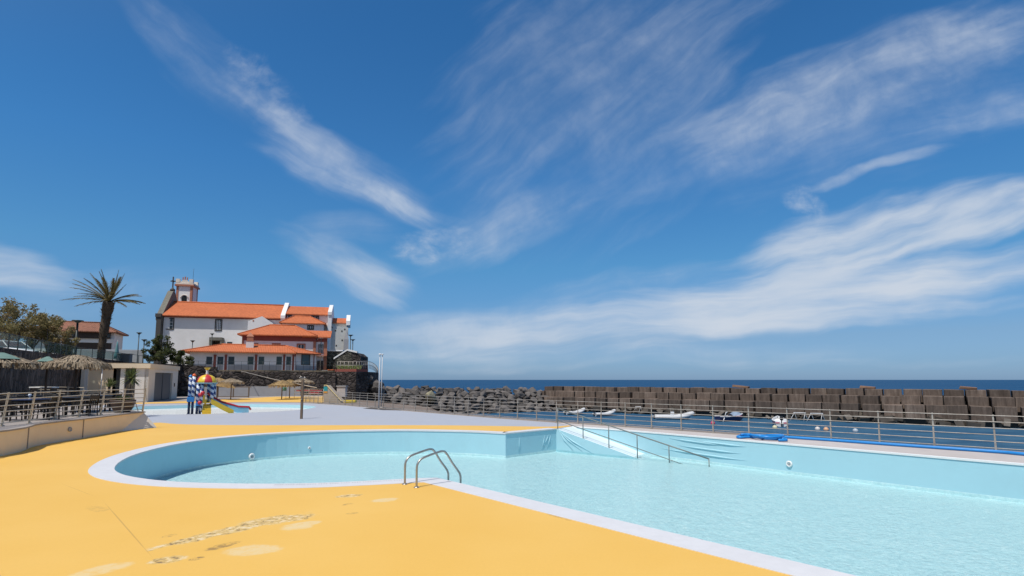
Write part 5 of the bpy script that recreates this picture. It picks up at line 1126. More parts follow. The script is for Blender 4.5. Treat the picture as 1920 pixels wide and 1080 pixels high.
# ------------------------------------------------------------------ promontory to the right of the houses
def polywall(name, pxs, Y, depth, mat, label, z0=-3.2, cat='wall', capmat=None):
    """upright masonry block with the outline seen from the quay, standing at depth Y"""
    pts = [A(x, y, Y) for x, y in pxs]; o_ = Vector((pts[0].x, Y, 0)); r = thing(name, o_, label, cat); k = len(pts); b = MB()
    b.add([(p.x-o_.x, 0, p.z) for p in pts]+[(p.x-o_.x, depth, p.z) for p in pts], [tuple(range(k)), tuple(range(2*k-1, k-1, -1))]+[(i, (i+1) % k, k+(i+1) % k, k+i) for i in range(k)]); b.build('masonry', mat, r); return r, pts, o_
r, p, o_ = polywall('rubble_wall', [(612, 694), (643, 694), (643, 658.5), (612, 658.5)], 98, .8, MT['rubblewall'], 'grey green rubble wall with white coping under the weathered church wall')
b = MB(); x1_ = A(643, 658, 98).x-o_.x; zc2 = A(612, 658.5, 98).z; b.span(0, x1_, -.12, .9, zc2, zc2+.22); b.build('coping', MT['whitepaint'], r)
r, p, o_ = polywall('stone_lean_to', [(627, 692), (676, 692), (676, 668), (668, 661.5), (651, 658), (627, 673.5)], 96, 5, MT['basalt'], 'stone outbuilding with a white sloping edge on the headland')
b = MB(); c0, c1, c2 = [A(x, y, 96)-o_ for x, y in ((626, 673.8), (651.5, 657.5), (670, 662))]
for a, c in ((c0, c1), (c1, c2)): b.add([(a.x, -.15, a.z-.0), (c.x, -.15, c.z), (c.x, -.15, c.z+.28), (a.x, -.15, a.z+.28), (a.x, .6, a.z), (c.x, .6, c.z), (c.x, .6, c.z+.28), (a.x, .6, a.z+.28)], [(0, 1, 2, 3), (3, 2, 6, 7), (7, 6, 5, 4), (0, 3, 7, 4), (1, 5, 6, 2)])
b.build('white_edge', MT['whitepaint'], r)
b = MB(); a, c = A(627, 692, 95.9)-o_, A(652, 660, 95.9)-o_; b.add([(A(629, 691, 96).x-o_.x, -.06, A(629, 691, 96).z), (A(659, 691, 96).x-o_.x, -.06, A(659, 691, 96).z), (A(659, 661, 96).x-o_.x, -.06, A(659, 661, 96).z), (A(651.5, 660, 96).x-o_.x, -.06, A(651.5, 660, 96).z), (A(629, 674.5, 96).x-o_.x, -.06, A(629, 674.5, 96).z)], [(0, 1, 2, 3, 4)]); b.build('rubble_face', MT['rubblewall'], r)
# round bastion and sea wall
bc0, bc1 = A(628, 700, TR.y+1.5), A(708, 700, 92)
zt_ = A(660, 694, 88).z
plan = [(TR.x-.2, TR.y+.3), (A(668, 700, 80).x, 80), (A(690, 700, 82.5).x, 82.5), (A(702, 700, 86).x, 86), (A(708.5, 700, 91).x, 91), (A(710, 700, 97).x, 97), (A(706, 700, 104).x, 104), (A(640, 700, 106).x, 106), (A(622, 700, 86).x, 86)]
bs_ = thing('headland_bastion', (plan[0][0], plan[0][1], 0), 'dark rounded basalt sea wall of the headland with a curved railing on top', 'sea wall'); ox, oy = plan[0]
b = MB(); lp = [(x-ox, y-oy) for x, y in plan]; b.prism(lp, -3.6, A(690, 694, 82).z-.25); b.build('masonry', MT['basalt'], bs_)
zb_ = A(690, 694, 82).z
b = MB(); b.prism([(x*1.0-ox, y-oy) for x, y in plan[:3]]+[(A(676, 690, 88).x-ox, 88-oy), (A(630, 690, 90).x-ox, 90-oy)], zb_-.25, zb_+.12); b.build('parapet_band', MT['pinkred'], bs_)
go_ = [A(633, 690, 84), A(676, 690, 84.5), A(680, 690, 94), A(630, 690, 94)]; b = MB(); zg = zb_+.1; q = random.Random(3)
b.add([(go_[0].x, go_[0].y, zg), (go_[1].x, go_[1].y, zg), (go_[2].x, go_[2].y, zg+.9), (go_[3].x, go_[3].y, zg+.9)], [(0, 1, 2, 3)])
for i in range(900): u_, v_ = q.random(), q.random(); p = go_[0].lerp(go_[1], u_).lerp(go_[3].lerp(go_[2], u_), v_); z = zg+.9*v_; s_ = q.uniform(.08, .3); a = q.uniform(0, 6.3); b.add([(p.x-.05*math.cos(a), p.y-.05*math.sin(a), z), (p.x+.05*math.cos(a), p.y+.05*math.sin(a), z), (p.x+q.uniform(-.1, .1), p.y+q.uniform(-.1, .1), z+s_)], [(0, 1, 2)])
o = b.build('grass', MT['grass']); o['kind'] = 'stuff'; tag(o, 'dry green grass bank on top of the headland wall', 'grass')
hrl = thing('headland_railing', (0, 0, 0), 'pale railing curving round the top of the rounded headland wall', 'railing')
rp_ = spline([Vector((A(633, 690, 80).x, 80, zb_+.12)), Vector((A(668, 700, 80.3).x, 80.3, zb_+.12)), Vector((A(689, 700, 82.8).x, 82.8, zb_+.25)), Vector((A(701, 700, 86.2).x, 86.2, zb_+.0)), Vector((A(707.5, 700, 91).x, 91, zb_-.5)), Vector((A(709, 700, 97).x, 97, zb_-1.0))], k=5)
for i, p in enumerate(rp_): b = MB(); b.tube([p, p+Vector((0, 0, 1.1))], .035, 5); b.build('post', MT['galv'], hrl)
for zz in (.55, 1.08): b = MB(); b.tube([p+Vector((0, 0, zz)) for p in rp_], .035, 5); b.build('rail', MT['galv'], hrl)
# tiled stub and pale pier between the house and the headland
o = thing('gate_stub', A(615, 697, TR.y+.9), 'short white wall stub with an orange tile cap at the end of the basalt wall', 'wall'); o.location.z = A(614, 698, TR.y).z-.4; b = MB(); b.box((0, 0, .35), (1.7, .5, .7)); b.build('wall', MT['white'], o); b = MB(); b.box((.5, -.05, .76), (.9, .7, .14)); b.build('tile_cap', MT['tile'], o)
o = thing('concrete_pier', G(641, 743.5), 'pale narrow concrete pier at the foot of the headland wall', 'pier'); b = MB(); b.box((0, 0, .65), (1.1, .9, 1.3)); b.build('shaft', MT['palegrey'], o); b = MB(); b.box((0, 0, 1.36), (1.3, 1.1, .12)); b.build('cap', MT['concgrey'], o)
# ------------------------------------------------------------------ trees
def broadleaf(loc, h, blobs, label, seed, mat, n, size, cat='tree', group=None, trunk_r=.16, name='tree'):
    q = random.Random(seed); r = thing(name, loc, label, cat, group)
    b = MB(); b.tube([(0, 0, -.1), (.06, .03, h*.2), (0, 0, h*.45)], [trunk_r, trunk_r*.8, trunk_r*.6], 8)
    for c, rd_ in blobs:
        b.tube([(0, 0, h*.25), (c[0]*.5, c[1]*.5, h*.3+c[2]*.25), (c[0]*.9, c[1]*.9, c[2])], [trunk_r*.55, trunk_r*.4, trunk_r*.15], 6)
        for k in range(4): d = Vector((q.gauss(0, 1), q.gauss(0, 1), q.gauss(.3, .7))).normalized()*rd_*.85; b.tube([(c[0]*.8, c[1]*.8, c[2]-rd_*.2), (c[0]+d.x, c[1]+d.y, c[2]+d.z)], [trunk_r*.16, trunk_r*.05], 4)
    b.build('trunk', MT['trunk'], r)
    b = MB()
    for i, (c, rd_) in enumerate(blobs):
        for k in range(9):
            d = Vector((q.gauss(0, 1), q.gauss(0, 1), q.gauss(.1, .8))).normalized()*rd_*q.uniform(.25, .95); leaf_blob(b, Vector(c)+d, (rd_*.36,)*3, n, size, seed*91+i*13+k)
    b.build('crown', mat, r); return r
tg = 'rust and olive trees at the far left'
def tl(px, Y): p = A(px, 660, Y); p.z = UZ; return p
T = [((22, 50), 5.6, [((-1.0, 0, 3.4), 1.5), ((.7, .3, 4.1), 1.5), ((-.2, -.6, 4.6), 1.3), ((1.5, -.3, 3.1), 1.2), ((-2.0, .3, 3.9), 1.2)], 'olive tree with rust tinged crown left of the parked white car roof'),
     ((58, 53), 5.8, [((-.9, 0, 3.6), 1.5), ((.8, .3, 4.3), 1.5), ((1.8, -.2, 3.4), 1.2), ((-.2, .5, 4.7), 1.2), ((0, -.6, 2.9), 1.2)], 'tallest rust topped tree in the row beside the old house'),
     ((90, 51), 4.2, [((-.7, 0, 2.7), 1.2), ((.7, .2, 2.9), 1.2), ((1.5, 0, 2.2), .9), ((0, -.3, 3.5), 1.0)], 'smaller rust brown tree just left of the old house roof'),
     ((-16, 47), 5.6, [((-.9, 0, 3.7), 1.5), ((.8, .3, 4.3), 1.5), ((1.6, -.2, 3.1), 1.2)], 'olive tree cut off by the left photo edge'),
     ((112, 54), 2.6, [((-.5, 0, 1.4), .9), ((.6, .2, 1.2), .8)], 'low yellowish bush at the foot of the old house')]
for i, ((px, Y), h, bl_, lab) in enumerate(T): broadleaf(tl(px, Y), h, bl_, lab, 31+i, MT['leafolive'], 85, .20, group=tg)
broadleaf(tl(303, 72), 4.6, [((-1.2, 0, 2.5), 1.2), ((0, .2, 3.4), 1.25), ((1.2, -.1, 2.4), 1.2), ((.4, -.6, 1.6), 1.2), ((-1.3, .2, 1.5), 1.0), ((1.9, 0, 1.3), .85), ((2.5, 0, 2.0), .6)], 'dark green rounded tree in front of the church wall', 41, MT['leafgreen'], 80, .26)
broadleaf(tl(344, 76), 2.4, [((0, 0, 1.3), 1.1), ((1.0, 0, .9), .8)], 'grey green bush between the dark tree and the low house', 42, MT['leafgreen'], 60, .22, cat='bush', name='bush')
# palm
pm = A(189, 660, 60); pm.z = UZ; PM = thing('palm_tree', pm, 'tall date palm with brownish wind blown fronds beside the old house', 'palm'); hP = A(200, 566, 60).z-UZ
b = MB(); pth = [(0, 0, -.2), (.06, 0, hP*.2), (.12, 0, hP*.45), (.26, 0, hP*.7), (.42, 0, hP*.95), (.45, 0, hP)]; b.tube(spline(pth, k=5), [.36]*6+[.36]*6+[.44]*6+[.55]*6+[.5]*2, 12)
q = random.Random(8)
for i in range(260):
    z = hP*(.12+.86*q.random()); a = q.uniform(0, 6.3); f_ = z/hP; rr = (.36 if f_ < .45 else .36+.2*(f_-.45)/.45); xo = .45*f_**1.4; d = Vector((math.cos(a), math.sin(a), 0)); p0 = Vector((xo, 0, z))+d*rr*.85; p1 = p0+d*(.16+.16*f_)+Vector((0, 0, .16+.15*f_)); t2 = Vector((-d.y, d.x, 0))*.07; b.add([p0-t2, p0+t2, p1], [(0, 1, 2)])
b.build('trunk', MT['palmtrunk'], PM)
top_ = Vector((.45, 0, hP)); fr_list = []
for i in range(22):
    az = q.uniform(0, 6.283); el = q.choice((R(q.uniform(55, 85)), R(q.uniform(30, 60)), R(q.uniform(8, 35)))); fr_list.append((az, el, q.uniform(3.2, 4.2)))
fr_list += [(0.1, R(27), 4.3), (.0, R(16), 3.8), (math.pi, R(36), 5.0), (math.pi+.1, R(46), 5.0), (math.pi-.2, R(26), 4.8), (math.pi+.3, R(18), 4.4), (math.pi, R(64), 4.3), (.3, R(66), 4.2), (.2, R(74), 4.2), (-.3, R(58), 4.0)]
for az, el, L in fr_list:
    b = MB(); d = Vector((math.cos(az)*math.cos(el), math.sin(az)*math.cos(el), math.sin(el))); pts = []
    for k in range(9): t = k/8; pts.append(top_+d*L*t+Vector((-.45*t*t, 0, -1.15*t*t*math.cos(el)*L/3.5)))
    b.tube(pts, [.05-.042*k/8 for k in range(9)], 5)
    for k in range(50):
        t = .12+.86*k/50; i0 = min(7, int(t*8)); p = pts[i0].lerp(pts[i0+1], t*8-i0); tn = (pts[i0+1]-pts[i0]).normalized(); sd_ = tn.cross(Vector((0, 0, 1)))
        if sd_.length < .1: sd_ = Vector((1, 0, 0))
        sd_.normalize(); ll = (.85*math.sin(math.pi*min(1, .18+t*.78)))*q.uniform(.7, 1.1)
        for s_ in (-1, 1):
            tip = p+tn*ll*.85+sd_*s_*ll*.42+Vector((-.05, 0, q.uniform(-.32, .05)*ll)); wv = tn*.055; b.add([p-wv, p+wv, tip], [(0, 1, 2)])
    b.build('frond', MT['frond'], PM)
# ------------------------------------------------------------------ street lamps, folded parasol, cars
def lamp(px, ytop, Y, label, r=.07, head=.34):
    p = A(px, 660, Y); p.z = UZ; h = A(px, ytop, Y).z-UZ; o = thing('street_lamp', p, label, 'street lamp', 'dark street lamps on the plaza')
    b = MB(); b.tube([(0, 0, 0), (0, 0, .6), (0, 0, h-.3)], [r*1.5, r, r*.8], 8); b.build('pole', MT['lampgreen'], o)
    b = MB(); b.lathe([(.06, h-.35), (head*.55, h-.2), (head*.6, h-.12)], n=10); b.build('lantern', MT['glassblue'], o); b = MB(); b.lathe([(head, h-.12), (head*.9, h-.03), (.06, h)], n=12); b.build('hood', MT['lampgreen'], o)
lamp(141, 600, 58, 'tall dark street lamp in front of the old balcony house', .12, .55); lamp(258.5, 623, 75, 'slim street lamp left of the dark green tree'); lamp(269, 636, 72, 'short street lamp overlapping the left side of the dark green tree'); lamp(360, 638, 84, 'short street lamp at the left end of the low house roof'); lamp(396, 625, 96, 'street lamp left of the church side door'); lamp(656.5, 627.5, 100, 'taller of the two street lamps on the headland right of the church', .09, .5); lamp(661, 636, 103, 'shorter of the two street lamps on the headland right of the church', .09, .45)
p = A(219, 660, 66); p.z = UZ; o = thing('folded_parasol', p, 'folded teal parasol standing right of the palm', 'parasol'); b = MB(); b.tube([(0, 0, 0), (0, 0, 3.3)], .04, 6); b.build('pole', MT['galv'], o); b = MB(); b.lathe([(.28, 1.15), (.24, 1.6), (.12, 2.7), (.03, 3.3)], n=10); b.build('folded_cloth', M('teal_cloth', (.10, .24, .26), .8, .2, 6, .1), o)
def car(loc, rz, paint, label):
    r = thing('parked_car', loc, label, 'car', 'cars parked behind the glass balustrade', rz)
    b = MB(); L, W, = 4.2, 1.7; st = [(-2.1, .45, .75, .78), (-1.9, .3, .95, .82), (-1.2, .25, .98, .85), (0, .25, .95, .85), (1.0, .25, .92, .85), (1.8, .3, .80, .8), (2.1, .4, .62, .72)]; vs = []
    for x, z0, z1, hw in st: vs += [(x, -hw, z0), (x, -hw, z1-.08), (x, -hw+.1, z1), (x, hw-.1, z1), (x, hw, z1-.08), (x, hw, z0)]
    k = 6; b.add(vs, [(i*k+j, i*k+(j+1) % k, (i+1)*k+(j+1) % k, (i+1)*k+j) for i in range(len(st)-1) for j in range(k)]+[tuple(range(k)), tuple((len(st)-1)*k+j for j in range(k))][:2], 0, True); b.build('body', paint, r)
    rs = [(-1.85, .93), (-1.35, 1.42), (.25, 1.45), (1.05, .93)]
    b = MB(); b.add([(x, s*(.78 if z < 1 else .62), z) for s in (-1, 1) for x, z in rs], [(0, 1, 2, 3), (7, 6, 5, 4), (0, 4, 5, 1), (2, 6, 7, 3)]); b.build('windows', MT['glassblue'], r)
    b = MB(); b.add([(x, s*.63, z) for s in (-1, 1) for x, z in ((-1.40, 1.40), (-1.2, 1.475), (.1, 1.485), (.32, 1.42))], [(0, 1, 2, 3), (7, 6, 5, 4), (0, 4, 5, 1), (1, 5, 6, 2), (2, 6, 7, 3)])
    for s in (-1, 1):
        for a, c in (((.25, .64, 1.45), (1.08, .8, .93)), ((-.55, .645, 1.46), (-.6, .79, .93)), ((-1.35, .64, 1.42), (-1.88, .78, .93))): b.tube([(a[0], s*a[1], a[2]), (c[0], s*c[1], c[2])], .045, 6)
    b.build('roof', paint, r)
    for x in (-1.3, 1.3):
        for s in (-1, 1): b = MB(); b.tube([(x, s*.70, .31), (x, s*.87, .31)], .31, 16); w_ = b.build('wheel', MT['black'], r); b = MB(); b.tube([(x, s*.865, .31), (x, s*.885, .31)], .19, 12); b.build('rim', MT['steel'], w_)
    for s in (-1, 1): b = MB(); b.box((2.0, s*.55, .63), (.14, .3, .14)); b.build('headlight', MT['glassblue'], r)
    return r
cp_ = A(16, 665, 42.5); cp_.z = UZ+.15; wp = M('white_car_paint', (.72, .73, .74), .25, .03, 3, 0)
car(cp_, R(-14), wp, 'white hatchback parked behind the glass balustrade at the far left')
c2_ = A(72, 660, 58); c2_.z = UZ; car(c2_, R(20), M('dark_red_car_paint', (.16, .03, .03), .3, .05, 3, 0), 'dark red car half hidden under the rust coloured trees')
# ------------------------------------------------------------------ breakwater blocks
BL0, BL1 = A(990, 740, 100.5), A(1916, 740, 61); BL0.z = BL1.z = 0
bd_ = (BL1-BL0).normalized(); bn = Vector((-bd_.y, bd_.x, 0)); bn = bn if bn.y > 0 else -bn; ba = math.atan2(bd_.y, bd_.x)
TOTL = (BL1-BL0).length+26
bw = thing('breakwater_footing', (BL0.x, BL0.y, 0), 'dark wet footing and core coloured as gap shade under the stacked breakwater blocks at the waterline', 'footing', rz=ba)
b = MB(); b.span(-1, TOTL, .5, 9, -4, -2.1); b.span(-.5, TOTL, 2.6, 9, -2.1, -.9); b.span(.5, TOTL, 4.4, 9, -.9, .25); b.build('core', MT['black'], bw)  # black core behind the blocks paints the shade in their gaps
q = random.Random(17); b = MB()
for i in range(150):
    x = q.uniform(-1.5, TOTL); y = q.uniform(-1.3, .9); s = q.uniform(.3, .95); m = Matrix.Rotation(q.uniform(0, 6), 3, Vector((q.random(), q.random(), q.random()+.2)).normalized()); b.box((x, y, -2.75+q.uniform(-.25, .3)+max(0, y)*.35), (s*1.6, s, s*.8), rot=m)
k_ = b.build('rubble_toe', M('wet_dark_rubble', (.085, .07, .055), .6, .4, 2, .4), bw); k_['kind'] = 'stuff'
def blockmesh(seed):
    q = random.Random(seed); b = MB(); b.box((0, 0, 0), (1.0, 1.0, 1.0)); return b
bproto = []
for i in range(5):
    q2 = random.Random(i+50); b = MB(); b.box((0, 0, 0), (1.93, 2.1, 1.62)); b.v = [v+Vector((q2.uniform(-.035, .035), q2.uniform(-.035, .035), q2.uniform(-.035, .035))) for v in b.v]
    o = b.build('breakwater_block', MT['block'], bevel=.045); bproto.append(o); COL.objects.unlink(o)
TIER = [(-1.62, 1.05, 'bottom row of the breakwater at the waterline'), (-.62, 2.65, 'middle row of the stacked breakwater'), (.17, 4.45, 'top row of the stacked breakwater against the open sea')]
for ti, (zc_, yc, lab) in enumerate(TIER):
    x = (-1.0, .4, 1.2)[ti]+q.uniform(0, .3)
    while x < TOTL:
        pr = q.choice(bproto); o = pr.copy(); COL.objects.link(o)
        p = BL0+bd_*(x+.97)+bn*(yc+q.uniform(-.16, .16)); far = max(0, 1-x/40)
        o.location = (p.x, p.y, zc_+q.uniform(-.045, .045)+(q.uniform(-.02, .04) if ti == 2 else 0)); o.rotation_euler = (q.gauss(0, .012), q.gauss(0, .012+.008*far), ba+q.gauss(0, .035+.05*far)+(math.pi if q.random() < .5 else 0)); o.scale = (q.uniform(.97, 1.0), 1, 1)
        if ti == 2 and q.random() < .08: o.rotation_euler.x += q.uniform(-.05, .05)
        tag(o, 'weathered concrete block in the '+lab, 'concrete block', 'concrete blocks of the breakwater, row %s' % ('low', 'mid', 'top')[ti]); x += 1.97+q.uniform(.0, .20)+(.12 if q.random() < .15 else 0)
for px, lab in ((1390, 'loose reddish slab lying on top of the breakwater near the dark blue boat'), (1627, 'small pale block lying on the breakwater crest'), (1815, 'brown lump of concrete on the breakwater crest toward the right')):
    d = ray(px, 730); n_ = bn; t = ((BL0+bn*4.2-CP).dot(n_))/d.dot(n_); p = CP+d*t; b = MB(); b.box((0, 0, .14), (2.2 if px < 1500 else 1.6, 1.0, .32), rot=Matrix.Rotation(.1, 3, 'Y')); b.v = [v+Vector((q.uniform(-.08, .08), q.uniform(-.08, .08), q.uniform(-.06, .06))) for v in b.v]; o = b.build('loose_slab', M('rusty_slab', (.24, .14, .09), .9, .3, 2, .3), loc=(p.x, p.y, 1.02), bevel=.04); o.rotation_euler.z = ba; tag(o, lab, 'slab')
# ------------------------------------------------------------------ boulders
def rockproto(seed):
    q = random.Random(seed); bm = bmesh.new()
    for i in range(15): d = Vector((q.gauss(0, 1), q.gauss(0, 1), q.gauss(0, 1))).normalized(); bm.verts.new((d.x*1.0*q.uniform(.75, 1.05), d.y*.8*q.uniform(.75, 1.05), d.z*.7*q.uniform(.75, 1.05)))
    r_ = bmesh.ops.convex_hull(bm, input=bm.verts); bmesh.ops.delete(bm, geom=[v for v in bm.verts if not v.link_faces], context='VERTS')
    bmesh.ops.bevel(bm, geom=list(bm.edges), offset=.07, segments=1, affect='EDGES'); bmesh.ops.triangulate(bm, faces=bm.faces); bmesh.ops.subdivide_edges(bm, edges=bm.edges, cuts=2, use_grid_fill=True)
    for v in bm.verts: n_ = mnoise.noise_vector(v.co*1.9+Vector((seed, 0, 0))); v.co += n_*.07+mnoise.noise_vector(v.co*5+Vector((0, seed, 0)))*.025
    me = bpy.data.meshes.new('boulder'); bm.to_mesh(me); bm.free(); me.materials.append(MT['rock']); return me
rocks = [rockproto(i+3) for i in range(8)]
RL, RR = Vector((A(694, 740, 88).x, 88, 0)), Vector((BL0.x+1.2, BL0.y+1.5, 0))
q = random.Random(23)
mound = MB(); nseg = 20; vs = []
rdv = (RR-RL).normalized(); rn_ = Vector((-rdv.y, rdv.x, 0)); rn_ = rn_ if rn_.y < 0 else -rn_      # toward the camera
for i in range(nseg+1):
    p = RL.lerp(RR, i/nseg)
    for d_, z in ((-4, -4.2), (-1.5, -.9), (0, -.5), (3, -1.75), (6.5, -3.1), (9.5, -4.4)): vs.append(p+rn_*d_+Vector((0, 0, z+(.5*(1-i/nseg) if z > -3 else 0))))
mound.add(vs, [(i*6+j, i*6+j+1, (i+1)*6+j+1, (i+1)*6+j) for i in range(nseg) for j in range(5)]); o = mound.build('shade_filler_mound', M('shade_dark_rubble_fill', (.03, .027, .025), .9, .4, 1.5, .6)); o['kind'] = 'stuff'; tag(o, 'rubble fill coloured as dark shade between the grey boulders', 'rubble')  # filler mound, coloured near black as the shade between boulders
LENR = (RR-RL).length; cnt = 0
rows = [(-.6, .80, .95), (.7, .50, .95), (1.9, .05, .95), (3.1, -.45, .95), (4.3, -.95, .95), (5.5, -1.5, .9), (6.7, -2.05, .85), (7.9, -2.6, .8), (9.0, -3.0, .7)]
rlab = 'grey angular basalt boulder in the heap between the headland and the concrete blocks'
for ri, (d_, z, s0) in enumerate(rows):
    x = -1.5+q.uniform(0, 1)
    while x < LENR+.6:
        s = s0*q.uniform(.7, 1.3); p = RL+rdv*(x+s*.6)+rn_*(d_+q.uniform(-.5, .5)); zz = z-.62+q.uniform(-.25, .2)+.55*(1-x/LENR)
        o = bpy.data.objects.new('boulder', q.choice(rocks)); COL.objects.link(o); o.location = (p.x, p.y, zz); o.rotation_euler = (q.uniform(-.5, .5), q.uniform(-.5, .5), q.uniform(0, 6.3)); o.scale = (s*q.uniform(.9, 1.25), s*q.uniform(.9, 1.2), s*q.uniform(.8, 1.1))
        tag(o, rlab, 'boulder', 'boulders of the rock breakwater'); x += s*1.45; cnt += 1
for i in range(26):   # rocks climbing against the headland wall
    px = q.uniform(688, 728); t = q.random(); Y = 84+q.uniform(-1.5, 4); s = q.uniform(.7, 1.25); zz = .6+2.4*(1-(px-686)/42)*t-.3
    p = A(px, 735, Y); o = bpy.data.objects.new('boulder', q.choice(rocks)); COL.objects.link(o); o.location = (p.x, Y, zz-1.4*(1-t)); o.rotation_euler = (q.uniform(-.5, .5), q.uniform(-.5, .5), q.uniform(0, 6.3)); o.scale = (s*1.1, s, s*.9)
    tag(o, 'grey boulder piled against the foot of the rounded headland wall', 'boulder', 'boulders of the headland')
pp_ = A(808, 740, 87); mo = rocks[2].copy(); mo.materials.clear(); mo.materials.append(MT['rockpale']); o = bpy.data.objects.new('boulder', mo); COL.objects.link(o); o.location = (pp_.x, 86.5, -.35); o.scale = (1.5, 1.2, 1.5); o.rotation_euler = (.3, .2, .8); tag(o, 'large pale ochre boulder standing out among the grey rocks', 'boulder')
# ------------------------------------------------------------------ boats
hullw = M('white_boat_gelcoat', (.72, .73, .74), .3, .05, 3, 0); greyt = M('pale_grey_inflatable_tube', (.56, .57, .58), .5, .06, 4, .05); navy = M('navy_boat_paint', (.015, .025, .09), .3, .1, 3, 0); magenta = M('magenta_stripe', (.50, .05, .16), .4, .1, 3, 0)
def outboard(r, x, z=.35):
    b = MB(); b.box((x-.18, 0, z+.50), (.42, .32, .46)); k = b.build('outboard_motor', MT['black'], r, bevel=.06); b = MB(); b.box((x-.2, 0, z-.05), (.14, .10, .75)); b.box((x-.28, 0, z-.45), (.34, .05, .05)); b.build('motor_leg', MT['black'], k)
def rib(px, py, rz, L, label, console=True, motor=True):
    p = G(px, py, SEAZ); r = thing('inflatable_boat', p, label, 'boat', 'small boats moored in the harbour', rz); W = L*.36; tr = L*.052
    pth = [(-L*.5, -W*.42, .30)]+[(-L*.2, -W*.43, .30), (L*.1, -W*.42, .32), (L*.30, -W*.33, .50), (L*.43, -W*.15, .72), (L*.475, 0, .80), (L*.43, W*.15, .72), (L*.30, W*.33, .50), (L*.1, W*.42, .32), (-L*.2, W*.43, .30), (-L*.5, W*.42, .30)]
    sp_ = spline(pth, k=4); b = MB(); rr = [tr*(.45 if i in (0, len(sp_)-1) else 1) for i in range(len(sp_))]; b.tube(sp_, rr, 10); b.build('tube', greyt, r)
    b = MB(); st = [(-L*.44, W*.38, .28, -.12), (0, W*.36, .28, -.16), (L*.28, W*.28, .46, -.08), (L*.42, W*.10, .68, .25)]; vs = []
    for x, hw, zt, zk in st: vs += [(x, -hw, zt), (x, 0, zk), (x, hw, zt)]
    b.add(vs, [(i*3+j, i*3+j+1, i*3+j+4, i*3+j+3) for i in range(3) for j in (0, 1)]+[(0, 2, 1)]+[(i*3, i*3+3, i*3+5, i*3+2) for i in range(3)]); b.build('hull', hullw, r)
    b = MB(); b.box((-L*.43, 0, .32), (.06, W*.74, .34)); b.build('transom', hullw, r)
    if motor: outboard(r, -L*.45)
    b = MB(); b.box((-L*.02, 0, .42), (.34, W*.7, .08)); b.build('seat', MT['charcoal'], r)
    if console:
        b = MB(); b.box((-L*.03, 0, .68), (.42, .55, .62)); k = b.build('console', hullw, r, bevel=.06); b = MB(); b.box((.02, 0, 1.08), (.03, .5, .22), rot=Matrix.Rotation(-.4, 3, 'Y')); b.build('windscreen', MT['glassblue'], k)
    return r
rib(1078, 777, R(28), 3.6, 'small pale inflatable boat nearest the rocks, first in the row of moored boats', False)
rib(1134, 780, R(20), 3.5, 'white inflatable with a light blue cover edge, second in the row of moored boats', False)
rib(1263, 786, R(-4), 5.3, 'largest white inflatable with steering console and black outboard motor')
b = MB(); p = G(1120, 778, SEAZ); b.lathe([(.10, 0), (.30, .12), (.26, .34), (.08, .42)], n=12); o = b.build('mooring_float', M('sky_blue_float', (.08, .35, .60), .5, .1, 4, 0), loc=(p.x, p.y, p.z-.1)); tag(o, 'light blue float by the stern of the second inflatable', 'float')
def skiff(px, py, rz, L, paint, label, stripe=None, cover=None, motor=True):
    p = G(px, py, SEAZ); r = thing('motor_boat', p, label, 'boat', 'small boats moored in the harbour', rz); W = L*.40
    st = [(-.5, .42, .62, -.1), (-.25, .48, .60, -.18), (.05, .49, .64, -.2), (.28, .38, .74, -.14), (.43, .18, .86, .1), (.5, .02, .95, .5)]; vs = []
    for x, hw, zt, zk in st: vs += [(x*L, -hw*W, zt), (x*L, -hw*W*.8, zk*.3+.12), (x*L, 0, zk), (x*L, hw*W*.8, zk*.3+.12), (x*L, hw*W, zt), (x*L, hw*W*.84, zt), (x*L, hw*W*.8, zt-.28), (x*L, -hw*W*.8, zt-.28), (x*L, -hw*W*.84, zt)]
    k = 9; b = MB(); b.add(vs, [(i*k+j, i*k+(j+1) % k, (i+1)*k+(j+1) % k, (i+1)*k+j) for i in range(5) for j in range(k)]+[tuple(range(k))[::-1]]); b.build('hull', paint, r)
    b = MB(); b.tube([Vector((x*L, hw*W, zt)) for x, hw, zt, _ in st]+[Vector((x*L, -hw*W, zt)) for x, hw, zt, _ in st[::-1]], .045, 6); b.build('gunwale', hullw, r)
    if stripe:
        b = MB()
        for s in (-1, 1): b.add([(x*L, s*(hw*W*1.0+.012), zt-.10) for x, hw, zt, _ in st]+[(x*L, s*(hw*W*.93+.012), zt-.30) for x, hw, zt, _ in st], [(i, i+1, 7+i, 6+i) for i in range(5)])
        b.span(-.5*L-.02, -.5*L-.004, -.38*W, -.12*W, .30, .5); b.span(-.5*L-.02, -.5*L-.004, .12*W, .38*W, .30, .5); b.build('stripe', stripe, r)
    b = MB(); b.box((-.12*L, 0, .46), (.3, W*.75, .06)); b.build('thwart', hullw, r)
    if cover:
        b = MB(); cs = [(.02, .40, .66, .95), (.16, .40, .70, 1.25), (.30, .33, .76, 1.2), (.43, .14, .88, 1.0)]; v2 = []
        for x, hw, zt, zp in cs: v2 += [(x*L, -hw*W, zt), (x*L, -hw*W*.5, zp*.9), (x*L, 0, zp), (x*L, hw*W*.5, zp*.9), (x*L, hw*W, zt)]
        b.add(v2, [(i*5+j, i*5+j+1, (i+1)*5+j+1, (i+1)*5+j) for i in range(3) for j in range(4)]+[(0, 1, 2, 3, 4)], 0, True); b.build('cover', cover, r)
    if motor: outboard(r, -.5*L, .45)
    return r
r = skiff(1369, 789.5, R(14), 3.7, navy, 'dark blue boat with a bluish cover over its bow', cover=M('grey_blue_cover', (.26, .34, .44), .8, .25, 4, .2), stripe=None, motor=False)
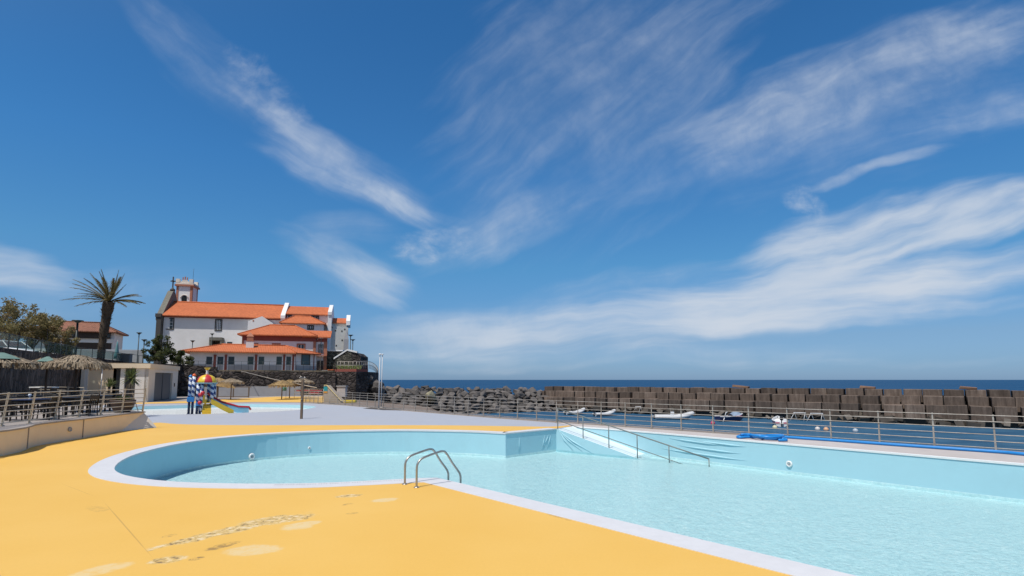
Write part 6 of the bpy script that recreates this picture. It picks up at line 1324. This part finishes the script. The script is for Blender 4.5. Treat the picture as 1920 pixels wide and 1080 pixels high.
b = MB(); b.tube([(-1.3, -.7, .5), (-1.05, -.72, 1.15), (-.85, -.72, 1.2)], .05, 6); b.tube([(-1.3, -.7, .5), (-1.6, -.75, -.1)], .05, 6); b.build('white_bracket', hullw, r)
b = MB(); b.span(.25, 1.2, -.78, -.72, .64, .72); b.build('pink_stripe', magenta, r)
skiff(1462, 797.5, R(70), 4.0, hullw, 'white boat with magenta stripes seen from its stern', stripe=magenta)
for px, py, col, lab in ((1336.5, 795, (.62, .06, .12), 'small red mooring buoy beside the dark blue boat'), (1453, 803, (.62, .58, .38), 'pale yellow buoy under the stern of the magenta striped boat'), (1533, 806, (.62, .58, .55), 'small white buoy left of its orange marked neighbour'), (1549, 807, (.66, .38, .22), 'buoy marked with pale orange right of the white one'), (1604, 809.5, (.40, .46, .52), 'grey blue buoy farthest to the right on the harbour water')):
    p = G(px, py, SEAZ); o = thing('mooring_buoy', p, lab, 'buoy', 'mooring buoys in the harbour'); b = MB(); rr = .26; b.lathe([(.04, -rr*.7)]+[(rr*math.cos(a), .08+rr*math.sin(a)) for a in [R(x) for x in range(-60, 90, 20)]]+[(.04, .08+rr)], n=14); b.build('float', M('buoy_paint', col, .45, .1, 5, 0), o); b = MB(); b.tube([(-.06, 0, .33), (0, 0, .42), (.06, 0, .33)], .018, 5); b.build('ring', MT['galv'], o)
for i, (px, py, w_) in enumerate(((1500, 790.5, 1.6), (1532, 792, 1.6), (1197, 776, 1.0))):
    p = G(px, py, SEAZ); o = thing('boat_trestle', (p.x, p.y, SEAZ), ['white metal trestle frame, left one of two on the footing', 'white metal trestle frame, right one of two on the footing', 'small white metal frame standing behind the console boat'][i], 'trestle', 'white frames at the breakwater foot', rz=ba)
    for s in (-1, 1): b = MB(); b.tube([(s*w_*.5-.35, -.2, .0), (s*w_*.38, 0, 1.1), (s*w_*.38+.3, .2, .0)], .045, 6); b.build('leg', MT['whitepaint'], o)
    b = MB(); b.tube([(-w_*.38-.1, 0, 1.1), (w_*.38+.1, 0, 1.12)], .045, 6); b.build('crossbar', MT['whitepaint'], o)
